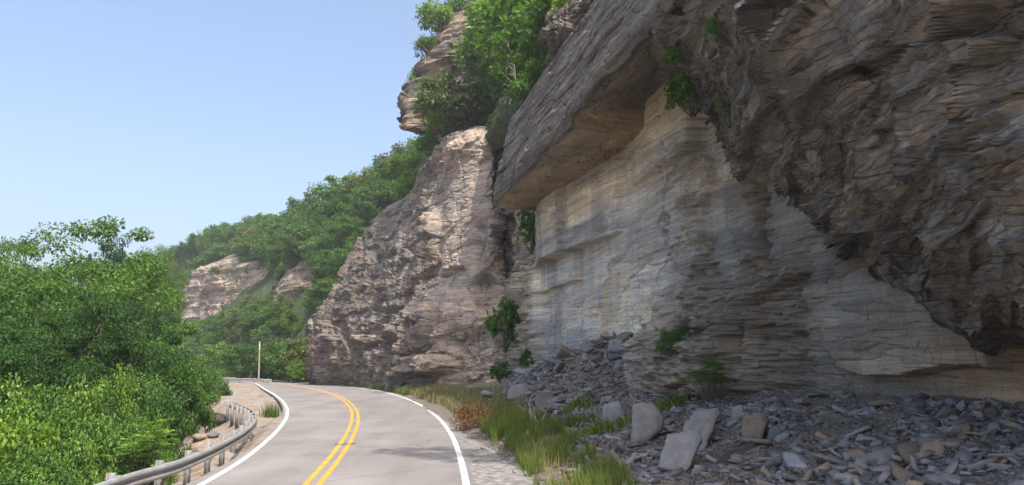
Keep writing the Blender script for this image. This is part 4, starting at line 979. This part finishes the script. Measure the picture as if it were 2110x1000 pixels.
def slab_mesh(name, outline, th, seed, mat, lay=3, jit=.04, sub=.12):
    """flat slab of rock: an irregular outline, broken stepped edge, slightly uneven faces"""
    rg_ = np.random.default_rng(seed); o = np.array(outline, float)
    k = []
    for a, c in zip(o, np.roll(o, -1, axis=0)):
        n = max(2, int(np.linalg.norm(c - a) / sub) + 1)
        for f in np.linspace(0, 1, n, endpoint=False): k.append(a + (c - a) * f + (rg_.normal(size=2) * jit if f > 0 else 0))
    k = np.array(k); cen = k.mean(0); n = len(k); V = []; Fc = []
    zs_ = np.linspace(-th / 2, th / 2, lay * 2)
    for i, z in enumerate(zs_):
        s = 1 - (.05 if i in (0, len(zs_) - 1) else 0) - .03 * rg_.random()
        if i % 2 == 0: jt = rg_.normal(size=(n, 2)) * jit * .5
        V.append(np.column_stack([cen + (k - cen) * s + jt, np.full(n, z) + rg_.normal(size=n) * th * .04]))
    for ring, s in ((V[-1], .6), (V[0], .6)):
        V.append(np.column_stack([cen + (ring[:, :2] - cen) * s, ring[:, 2] + rg_.normal(size=n) * th * .04 + (th * .02 if ring is V[-1] else -th * .02)]))
    m = len(zs_); V.append(np.array([[cen[0], cen[1], th * .53], [cen[0], cen[1], -th * .53]]))
    i = np.arange(n); j = (i + 1) % n
    def band(a, b_): return np.stack([a * n + i, a * n + j, b_ * n + j, b_ * n + i], 1)
    for q_ in range(m - 1): Fc.append(band(q_, q_ + 1))
    Fc.append(band(m - 1, m)); Fc.append(band(m + 1, 0))
    tri = np.concatenate([np.stack([m * n + i, m * n + j, np.full(n, (m + 2) * n)], 1), np.stack([(m + 1) * n + j, (m + 1) * n + i, np.full(n, (m + 2) * n + 1)], 1)])
    return npmesh(name, np.concatenate(V), [np.concatenate(Fc), tri], mat)
def rough_outline(rg_, a, b_, n=6):
    an = np.sort((np.arange(n) + rg_.random(n) * .75) / n * 6.283)
    return np.stack([np.cos(an) * a * (.75 + .4 * rg_.random(n)), np.sin(an) * b_ * (.75 + .4 * rg_.random(n))], 1)
from mathutils import Matrix, Euler
def slab_on_photo(name, corners, th, mat, label, lift=0.0, seed=1, cat='rock', tilt=0.0):
    """a fallen slab whose broad face is read from the photograph: corners (u, v) lie on a plane through the scree that leans back by tilt"""
    us = np.array(corners, float); low = us[us[:, 1].argmax()]
    t_, l_ = on_scree(low[0], low[1]); base = SC(t_, l_) + np.array((0, 0, lift))
    fw = unit(np.array((base[0], base[1], 0.0)))                      # away from the road viewpoint
    nrm = -fw * math.cos(tilt) + np.array((0, 0, 1)) * math.sin(tilt)
    pts = []
    for u, v in us:
        r = ray(u, v); pts.append(ORG + r * (((base - ORG) @ nrm) / (r @ nrm)))
    pts = np.array(pts); c = pts.mean(0); ex = unit(np.cross(np.array((0, 0, 1.)), nrm)); ey = np.cross(nrm, ex)
    out = np.stack([(pts - c) @ ex, (pts - c) @ ey], 1)
    if (np.roll(out[:, 0], -1) * out[:, 1] - out[:, 0] * np.roll(out[:, 1], -1)).sum() > 0: out = out[::-1]
    me = slab_mesh(name, out, th, seed, mat, jit=.012, sub=.3)
    o = link(name, me); o.matrix_world = Matrix(((ex[0], ey[0], nrm[0], c[0] - nrm[0] * th / 2), (ex[1], ey[1], nrm[1], c[1] - nrm[1] * th / 2), (ex[2], ey[2], nrm[2], c[2] - nrm[2] * th / 2), (0, 0, 0, 1)))
    return tag(o, label, cat)
slab_on_photo('fallen_slab', [(1298, 922), (1303, 831), (1344, 826), (1369, 858), (1366, 882), (1330, 914)], .32, M_slab, 'upright light grey slab standing on edge left of the two leaning slabs', seed=2, tilt=.35)
slab_on_photo('fallen_slab', [(1355, 962), (1376, 893), (1443, 886), (1448, 902), (1412, 974)], .16, M_slab, 'front leaning grey slab, lower of the overlapping pair', seed=3, tilt=.75, lift=.05)
slab_on_photo('fallen_slab', [(1404, 890), (1428, 846), (1481, 838), (1485, 850), (1449, 926)], .14, M_slab, 'rear leaning grey slab, upper of the overlapping pair', seed=4, tilt=.8)
slab_on_photo('fallen_slab', [(1240, 878), (1242, 832), (1275, 824), (1290, 850), (1268, 880)], .3, M_stone, 'squat grey block with a pale band left of the upright slab', seed=5, tilt=.5)
slab_on_photo('fallen_slab', [(1750, 985), (1762, 938), (1840, 918), (1857, 938), (1838, 962)], .28, M_slab, 'big flat grey-blue slab low in the scree at right', seed=6, tilt=1.0)
slab_on_photo('fallen_slab', [(1612, 930), (1640, 934), (1668, 962), (1660, 968), (1622, 958)], .12, M_blue, 'smooth blue-grey slab in the middle of the scree', seed=7, tilt=.9)
slab_on_photo('rock', [(1527, 908), (1530, 856), (1575, 850), (1584, 866), (1570, 910)], .4, M_brown, 'brown squared rock standing above the scree left of centre', seed=8, tilt=.3)
slab_on_photo('rock', [(1503, 868), (1510, 838), (1532, 832), (1536, 855), (1520, 868)], .25, M_blue, 'pale blue-white rock beside the brown squared rock', seed=9, tilt=.4)
slab_on_photo('rock', [(1577, 912), (1585, 880), (1604, 872), (1612, 890), (1608, 912)], .3, M_stone, 'grey angular rock right of the brown squared rock', seed=10, tilt=.5)
slab_on_photo('rock', [(1892, 940), (1898, 912), (1930, 904), (1950, 925), (1938, 948)], .3, M_brown, 'rounded tan layered rock right of the big flat slab', seed=11, tilt=.5)
slab_on_photo('rock', [(1970, 905), (1985, 872), (2002, 878), (1996, 898)], .15, M_brown, 'tan tilted chip standing in the right scree', seed=12, tilt=.6)
slab_on_photo('rock', [(1262, 768), (1268, 742), (1305, 736), (1330, 748), (1305, 768)], .3, M_slab, 'light grey block at the right end of the rubble pile', seed=13, tilt=.6)
slab_on_photo('rock', [(1252, 722), (1256, 700), (1280, 698), (1294, 720), (1275, 730)], .3, M_stone, 'grey block on the summit of the rubble pile', seed=14, tilt=.6)
slab_on_photo('rock', [(1042, 822), (1050, 795), (1085, 788), (1095, 808), (1075, 825)], .35, M_slab, 'grey boulder at the left foot of the rubble pile', seed=15, tilt=.5)
slab_on_photo('rock', [(1207, 798), (1222, 778), (1250, 765), (1262, 775), (1235, 797)], .25, M_slab, 'tilted grey slab in the middle of the rubble pile', seed=16, tilt=.7)
slab_on_photo('rock', [(1235, 838), (1240, 818), (1262, 814), (1265, 835)], .12, M_slab, 'small pale slab between rubble pile and squat block', seed=17, tilt=.8)
slab_on_photo('rock', [(1285, 962), (1290, 946), (1306, 946), (1308, 962)], .15, M_blue, 'small pale blue rock below the upright slab', seed=18, tilt=.7)
slab_on_photo('rock', [(1258, 940), (1262, 925), (1290, 955), (1285, 965)], .06, M_brown, 'tan splinter of rock left of the small pale blue rock', seed=19, tilt=.8)
slab_on_photo('rock', [(1900, 1000), (1905, 978), (1950, 970), (1985, 985), (1970, 1005)], .25, M_slab, 'flat grey slab at the bottom edge of the photo', seed=20, tilt=1.0)
slab_on_photo('rock', [(1550, 905), (1568, 925), (1540, 940), (1495, 960), (1470, 955), (1500, 930)], .2, M_black, 'long dark rock lying right of the leaning pair', seed=21, tilt=.8)
slab_on_photo('rock', [(1985, 822), (1990, 845), (1975, 850), (1968, 835)], .15, M_stone, 'small grey rock high on the scree under the right overhang', seed=22, tilt=.6)
def medium(n, t0, t1, l0, l1, smin, smax, label, group, seed, lift=0.0, bias=1.0):
    rg_ = np.random.default_rng(seed); k = 0; mats = (M_stone, M_stone, M_blue, M_stone, M_slab, M_stone, M_brown, M_stone)
    mes = [slab_mesh('shale_fragment', rough_outline(rg_, 1, .4 + .4 * rg_.random(), rg_.integers(4, 7)), .08 + .2 * rg_.random(), seed * 31 + q, mats[q], lay=1, jit=.03, sub=5) for q in range(8)]
    while k < n:
        t_ = t0 + (t1 - t0) * rg_.random() ** bias; l_ = l0 + (l1 - l0) * rg_.random()
        s = smin * (smax / smin) ** (rg_.random() ** 1.8)
        o = link('shale_fragment', mes[rg_.integers(0, 8)], None, SC(t_, l_, s * .06 + lift * rg_.random()))
        o.scale = (s, s, s * (.7 + .6 * rg_.random())); o.rotation_euler = (rg_.normal() * .35, -.18 + rg_.normal() * .35, rg_.random() * 6.283)
        tag(o, label, 'rock', group); k += 1
medium(170, 8.5, 22, 5.6, 11.6, .12, .6, 'loose grey shale fragment in the scree below the dark overhang', 'shale fragments of the right scree', 41, bias=1.2)
medium(105, 26, 42, 7.6, 11.6, .2, .95, 'broken shale piece on the rubble pile against the grey wall', 'shale pieces of the rubble pile', 42, .12)
medium(25, 13, 22, 3.9, 5.6, .08, .3, 'flat stone half hidden at the edge of the verge grass', 'stones along the verge', 43)
def shards(name, n, t0, t1, l0, l1, s0, s1, label, seed, mat, bias=1.3, gap=.0):
    rg_ = np.random.default_rng(seed); t_ = t0 + (t1 - t0) * rg_.random(n) ** bias; l_ = l0 + (l1 - l0) * rg_.random(n) ** .8
    if gap:
        k = fbm(st3(t_ * .8, l_ * .8), 3, seed) > gap; t_, l_ = t_[k], l_[k]; n = len(t_)
    s = s0 * (s1 / s0) ** (rg_.random(n) ** 2.0)
    dim = np.stack([s, s * (.35 + .5 * rg_.random(n)), s * (.08 + .25 * rg_.random(n))], 1)
    cub = np.array([(x, y, z) for z in (-1, 1) for y in (-1, 1) for x in (-1, 1)], float)
    v = cub[None] * dim[:, None] * (.6 + .6 * rg_.random((n, 8, 1))) + rg_.normal(size=(n, 8, 3)) * dim[:, None] * .14
    A = unit(rg_.normal(size=(n, 3)) * np.array((1, 1, .38))); B = unit(np.cross(np.array((0, 0, 1.)) + rg_.normal(size=(n, 3)) * .3, A)); Cc = np.cross(A, B)
    v = v[..., 0:1] * A[:, None] + v[..., 1:2] * B[:, None] + v[..., 2:3] * Cc[:, None]
    p_ = t_[:, None] * TA + l_[:, None] * NA; p_[:, 2] = scree_z(t_, l_) + dim[:, 2] * .5
    v = v + p_[:, None]; i = np.arange(n)[:, None] * 8
    fs = [i + np.array(q) for q in ((0, 2, 3, 1), (4, 5, 7, 6), (0, 1, 5, 4), (2, 6, 7, 3), (0, 4, 6, 2), (1, 3, 7, 5))]
    return tag(link(name, npmesh(name, v, np.concatenate(fs), mat)), label, 'rubble', kind='stuff')
shards('scree_chips', 60000, 7, 26, 4.6, 12.2, .010, .05, 'small grey shale chips covering the scree below the wall', 51, M_stone, 1.75, .40)
shards('scree_rubble', 11000, 7, 25, 4.8, 12.2, .04, .21, 'hand-sized grey shale pieces scattered over the scree chips', 53, M_stone, 1.6, .45)
shards('pile_rubble', 5000, 25, 44, 6.5, 12.0, .03, .26, 'shale splinters covering the rubble pile', 52, M_stone, 1.0)

def on_ground(u, v, up=0.0):
    r = ray(u, v); k = np.arange(8, 70, .05); q = ORG + r * k[:, None]
    z = ground_z(q[:, 0], q[:, 1]); i = int(np.argmax(q[:, 2] < z)); return q[i] + np.array((0, 0, up))
def blockstone(name, u, v, d, size, mat, label, seed, z=None):
    rg_ = np.random.default_rng(seed); n, m = 18, 12
    th, ph = np.meshgrid(np.linspace(0, 2 * np.pi, n, endpoint=False), np.linspace(.02, np.pi - .02, m))
    dv = np.stack([np.sin(ph) * np.cos(th), np.sin(ph) * np.sin(th), np.cos(ph)], -1)
    pl = unit(rg_.normal(size=(11, 3))); pd = .62 + .3 * rg_.random(11)
    dots = dv @ pl.T; r = np.min(np.where(dots > .05, pd / np.maximum(dots, .05), 9), axis=-1); r = np.minimum(r, 1.15) + (fbm(dv * 3, 3, seed) - .5) * .12
    V = dv * r[..., None] * np.array(size); i = np.arange(n * m).reshape(m, n); j = np.roll(i, -1, axis=1)
    f = np.stack([i[:-1], j[:-1], j[1:], i[1:]], -1).reshape(-1, 4)[:, ::-1]
    p = P(u, v, d) if d else on_ground(u, v, size[2] * .45); o = link(name, npmesh(name, V, f, mat), None, p); o.rotation_euler = (0, 0, rg_.random() * 3); return tag(o, label, 'rock')
blockstone('boulder', 448, 877, None, (.72, .58, .5), M_black, 'dark boulder left of the curved guardrail', 3)
for k, (u, v, d, s) in enumerate(((410, 905, 22, .3), (440, 900, 23, .22), (455, 925, 20, .2), (400, 935, 19, .25), (468, 905, 23, .15), (380, 960, 17, .2), (430, 950, 18.5, .14))):
    blockstone('stone', u, v, None, (s * .8, s * .8, s * .5), (M_brown, M_stone)[k % 2], ('brown stone just below the dark boulder', 'grey stone right of the stone below the boulder', 'brown stone at the foot of the third guardrail post', 'grey stone in the dirt left of the guardrail bend',
               'small brown stone under the bend of the guardrail', 'grey stone behind the near stretch of the guardrail', 'small brown stone between two near guardrail posts')[k], 30 + k)
0 and blockstone('rock', 130 * 0 + 1010, 266, 56.5, (.8, .9, .9), M_brown, 'squared brown block on top of the buttress beside the slab', 61)
0 and blockstone('rock', 1003, 290, 56, (.6, .8, .5), M_brown, 'smaller brown block under the squared one on the buttress', 62)

# dead stalks and a stump in the verge, sticks on the litter
def stalk(seed, u, v, h, r0, label, name='dead_stalk'):
    t_, l_ = on_scree(u, v); rg2 = np.random.default_rng(seed); tb = Tubes(); b0 = SC(t_, l_, -.1)
    for k in range(4):
        a = b0 + rg2.normal(size=3) * np.array((.08, .08, 0)); e = a + np.array((rg2.normal() * .25, rg2.normal() * .2, 1)) * h * (.6 + .4 * rg2.random())
        tb.add(curve3(a, e, rg2, 7, .06), r0 * (1 if k == 0 else .5), r0 * .25, 7)
    return tag(link(name, tb.mesh(name, M_deadwood)), label, 'dead wood')
stalk(1, 1105, 880, 1.1, .05, 'twisted pale dead stem standing in the verge grass'); stalk(2, 1120, 888, .7, .04, 'shorter dead stem beside the twisted one')
def stick(seed, u, v, L_, label):
    t_, l_ = on_scree(u, v); rg2 = np.random.default_rng(seed); an = rg2.random() * 6.28; tb = Tubes(); q = SC(t_, l_, .05)
    e = SC(t_ + math.cos(an) * L_, l_ + math.sin(an) * L_, .08 + .15 * rg2.random()); tb.add(curve3(q, e, rg2, 7, .08), .018, .006, 6)
    return tag(link('fallen_stick', tb.mesh('fallen_stick', M_deadwood)), label, 'stick', 'sticks lying on the litter')
for k, (u, v) in enumerate(((1060, 835), (1090, 830), (1150, 838), (1170, 860), (1120, 845), (1200, 820), (1230, 860), (1075, 850), (1040, 838), (1165, 820), (1560, 900), (1500, 870))):
    stick(70 + k, u, v, .6 + .5 * (k % 3), 'thin pale dead stick lying on the litter at the foot of the scree')
t_, l_ = on_scree(1371, 863)
tb = Tubes(); tb.add([(0, 0, 0), (.04, 0, .004), (.06, .01, .0), (.085, .012, .006), (.13, .02, 0)], .032, .03, 12)
can = bpy.data.objects.new('crushed_can', None); col.objects.link(can); can.location = SC(t_, l_, .06)
m, t, b = newmat('blue_can'); b.inputs['Base Color'].default_value = (.03, .12, .5, 1); b.inputs['Metallic'].default_value = .6; b.inputs['Roughness'].default_value = .35
link('can_body', tb.mesh('can_body', m), can)
m2, t, b = newmat('tin'); b.inputs['Base Color'].default_value = (.6, .6, .62, 1); b.inputs['Metallic'].default_value = .9; b.inputs['Roughness'].default_value = .4
tb = Tubes(); tb.add([(-.004, 0, 0), (0, 0, 0), (.001, 0, 0)], .024, .033, 12); link('can_lid', tb.mesh('can_lid', m2), can)
tag(can, 'crushed blue drink can behind the upright slab', 'can')

# ------------------------------------------------------------------ guardrails, pole
m, t, b = newmat('galvanised'); b.inputs['Metallic'].default_value = .55; b.inputs['Roughness'].default_value = .5
c = ramp(t, noise(t, 3, detail=6), [(.3, (.30, .305, .31)), (.7, (.48, .485, .49))])
c = mix(t, c, (.32, .22, .14), fac=ramp(t, noise(t, 1.0, vscale=(2, 2, 9), detail=6), [(.56, 0.0), (.72, .6)]))
t.links.new(c, b.inputs['Base Color']); M_galv = m
m, t, b = newmat('post_paint'); t.links.new(ramp(t, noise(t, 5, detail=6), [(.3, (.15, .15, .145)), (.7, (.26, .26, .255))]), b.inputs['Base Color']); b.inputs['Roughness'].default_value = .7; M_post = m
PROF = np.array([(0, -.155), (.03, -.145), (.085, -.105), (.085, -.06), (.01, -.022), (.01, .022), (.085, .06), (.085, .105), (.03, .145), (0, .155)])
def box_v(c, ex, ey, ez):
    return np.array([c + sx * ex + sy * ey + sz * ez for sz in (-1, 1) for sy in (-1, 1) for sx in (-1, 1)])
BOXF = np.array(((0, 2, 3, 1), (4, 5, 7, 6), (0, 1, 5, 4), (2, 6, 7, 3), (0, 4, 6, 2), (1, 3, 7, 5)))
def guardrail(path, label, spacing, side, n=160, post_drop=1.1, th=.006):
    """path: points of the rail's centre (x, y, z); side: +1 puts the posts on the left of the path"""
    q = resample(catmull(np.array(path, float), np.linspace(0, len(path) - 1, 300)), n)
    tn = unit(np.gradient(q, axis=0) * np.array((1, 1, 0))); nl = np.stack([-tn[:, 1], tn[:, 0], np.zeros(n)], 1) * side
    loop = np.concatenate([PROF, (PROF - np.array((th, 0)))[::-1]]); K = len(loop)
    V = q[:, None] - nl[:, None] * loop[None, :, :1] + np.array((0, 0, 1.)) * loop[None, :, 1:]
    i = np.arange(n - 1)[:, None] * K; j = np.arange(K)[None]
    f = np.stack([i + j, i + (j + 1) % K, i + K + (j + 1) % K, i + K + j], -1).reshape(-1, 4)
    root = bpy.data.objects.new('guardrail', None); col.objects.link(root); root.location = (*q[n // 2, :2], q[n // 2, 2] - .6)
    off = np.array(root.location)
    link('rail_beam', npmesh('rail_beam', V - off, f, M_galv), root)
    s = np.concatenate(([0], np.cumsum(np.linalg.norm(np.diff(q, axis=0), axis=1))))
    for x in np.arange(.4, s[-1], spacing):
        k = int(np.searchsorted(s, x)); k = min(k, n - 1); c = q[k]; z0 = c[2] + .16
        bk = c + nl[k] * .075
        link('blockout', npmesh('blockout', box_v(bk - off, tn[k] * .055, nl[k] * .075, np.array((0, 0, .15))), BOXF, M_post), root)
        pc = c + nl[k] * .225; hz = (z0 + .05 - (c[2] - post_drop)) / 2; pm = np.array((pc[0], pc[1], z0 + .05 - hz)) - off
        v = np.concatenate([box_v(pm - nl[k] * .07, tn[k] * .05, nl[k] * .005, np.array((0, 0, hz))), box_v(pm + nl[k] * .07, tn[k] * .05, nl[k] * .005, np.array((0, 0, hz))), box_v(pm, tn[k] * .004, nl[k] * .0648, np.array((0, 0, hz - .002)))])
        link('post', npmesh('post', v, np.concatenate([BOXF, BOXF + 8, BOXF + 16]), M_post), root)
    return tag(root, label, 'guardrail')
ZR = .05
near = [(-6.6, -6, ZR), (-7.0, 4, ZR)] + [tuple(PZ(u, v + 6, ZR)) for u, v in ((222, 1000), (360, 958), (444, 922), (498, 892), (520, 873), (526, 860), (519, 848), (504, 839), (474, 827))]
guardrail(near, 'near galvanised guardrail curving along the left edge of the road', 1.905, 1)
far = [tuple(P(u, v, d)) for u, v, d in ((560, 785, 88), (545, 784, 88), (520, 783, 88.5), (490, 783, 89), (460, 783.5, 90), (430, 784.5, 92), (400, 787, 95))]
guardrail(far, 'far guardrail beyond the bend in front of the utility pole', 1.905, -1, 60)
p = P(533, 790, 92.5); top_ = P(535, 705, 92.5)
root = bpy.data.objects.new('utility_pole', None); col.objects.link(root); root.location = (p[0], p[1], -1.0)
hgt = top_[2] + 1.0; lx = top_[0] - p[0]
M_pole = simple_mat('pole_wood', [(.3, (.30, .25, .18)), (.7, (.46, .40, .31))], 4, vscale=(2, 2, .3), bd=.01)
tb = Tubes(); tb.add([(0, 0, 0), (lx * .3, 0, hgt * .4), (lx, 0, hgt)], .11, .085, 12); link('pole_shaft', tb.mesh('pole_shaft', M_pole), root)
m, t, b = newmat('pale_band'); b.inputs['Base Color'].default_value = (.5, .5, .48, 1); b.inputs['Roughness'].default_value = .6
tb = Tubes(); tb.add([(lx * .8, 0, hgt - 1.0), (lx, 0, hgt + .02), (lx, 0, hgt + .03)], .096, .093, 12); link('pole_sleeve', tb.mesh('pole_sleeve', m), root)
tag(root, 'short wooden utility pole with a pale top behind the far guardrail', 'pole')
p = P(935, 0, 1)  # (unused reading)
for (u, v0, v1, d, lb) in ((562, 470, 540, 150, 'slim pale dead trunk standing above the far cliff'),):
    a, e = P(u, v1, d), P(u + 2, v0, d); tb = Tubes(); tb.add([a, (a + e) / 2, e], .16, .06, 6); tag(link('dead_tree', tb.mesh('dead_tree', M_deadwood)), lb, 'dead tree')


c2 = PZ(716, 913, .008); k_ = int(np.argmin(np.linalg.norm(MID - c2[:2], axis=1))); tn_ = unit(MID[k_ + 1] - MID[k_ - 1]); nn_ = np.array((tn_[1], -tn_[0]))
q = np.array([np.append(MID[k_] + nn_ * a + tn_ * e, .008) for a, e in ((-.3, -.10), (.3, .0), (.42, .12), (.1, .14), (-.3, .03))])
link('tar_seal', npmesh('tar_seal', q, np.array([[0, 1, 2, 3, 4]]), M_tar), road)
# ------------------------------------------------------------------ summer haze over the valley
zt = max((o.matrix_world @ Vector(c))[2] for o in sc.objects if o.type == 'MESH' and o.parent is None for c in o.bound_box) + 12
hv = box_v(np.array((0, 950, (zt - 14) / 2)), np.array((1700, 0, 0)), np.array((0, 1700, 0)), np.array((0, 0, (zt + 14) / 2)))
m = bpy.data.materials.new('haze'); m.use_nodes = True; t = m.node_tree; t.nodes.remove(t.nodes['Principled BSDF'])
pv = nd(t, 'ShaderNodeVolumePrincipled'); pv.inputs['Color'].default_value = (.92, .95, 1, 1); pv.inputs['Density'].default_value = .0006; pv.inputs['Anisotropy'].default_value = .3
t.links.new(pv.outputs[0], t.nodes['Material Output'].inputs['Volume'])
hz = link('haze', npmesh('haze', hv, BOXF, m)); hz['kind'] = 'stuff'; hz['label'] = 'thin pale summer haze in the air over the valley'; hz['category'] = 'haze'; hz.display_type = 'WIRE'
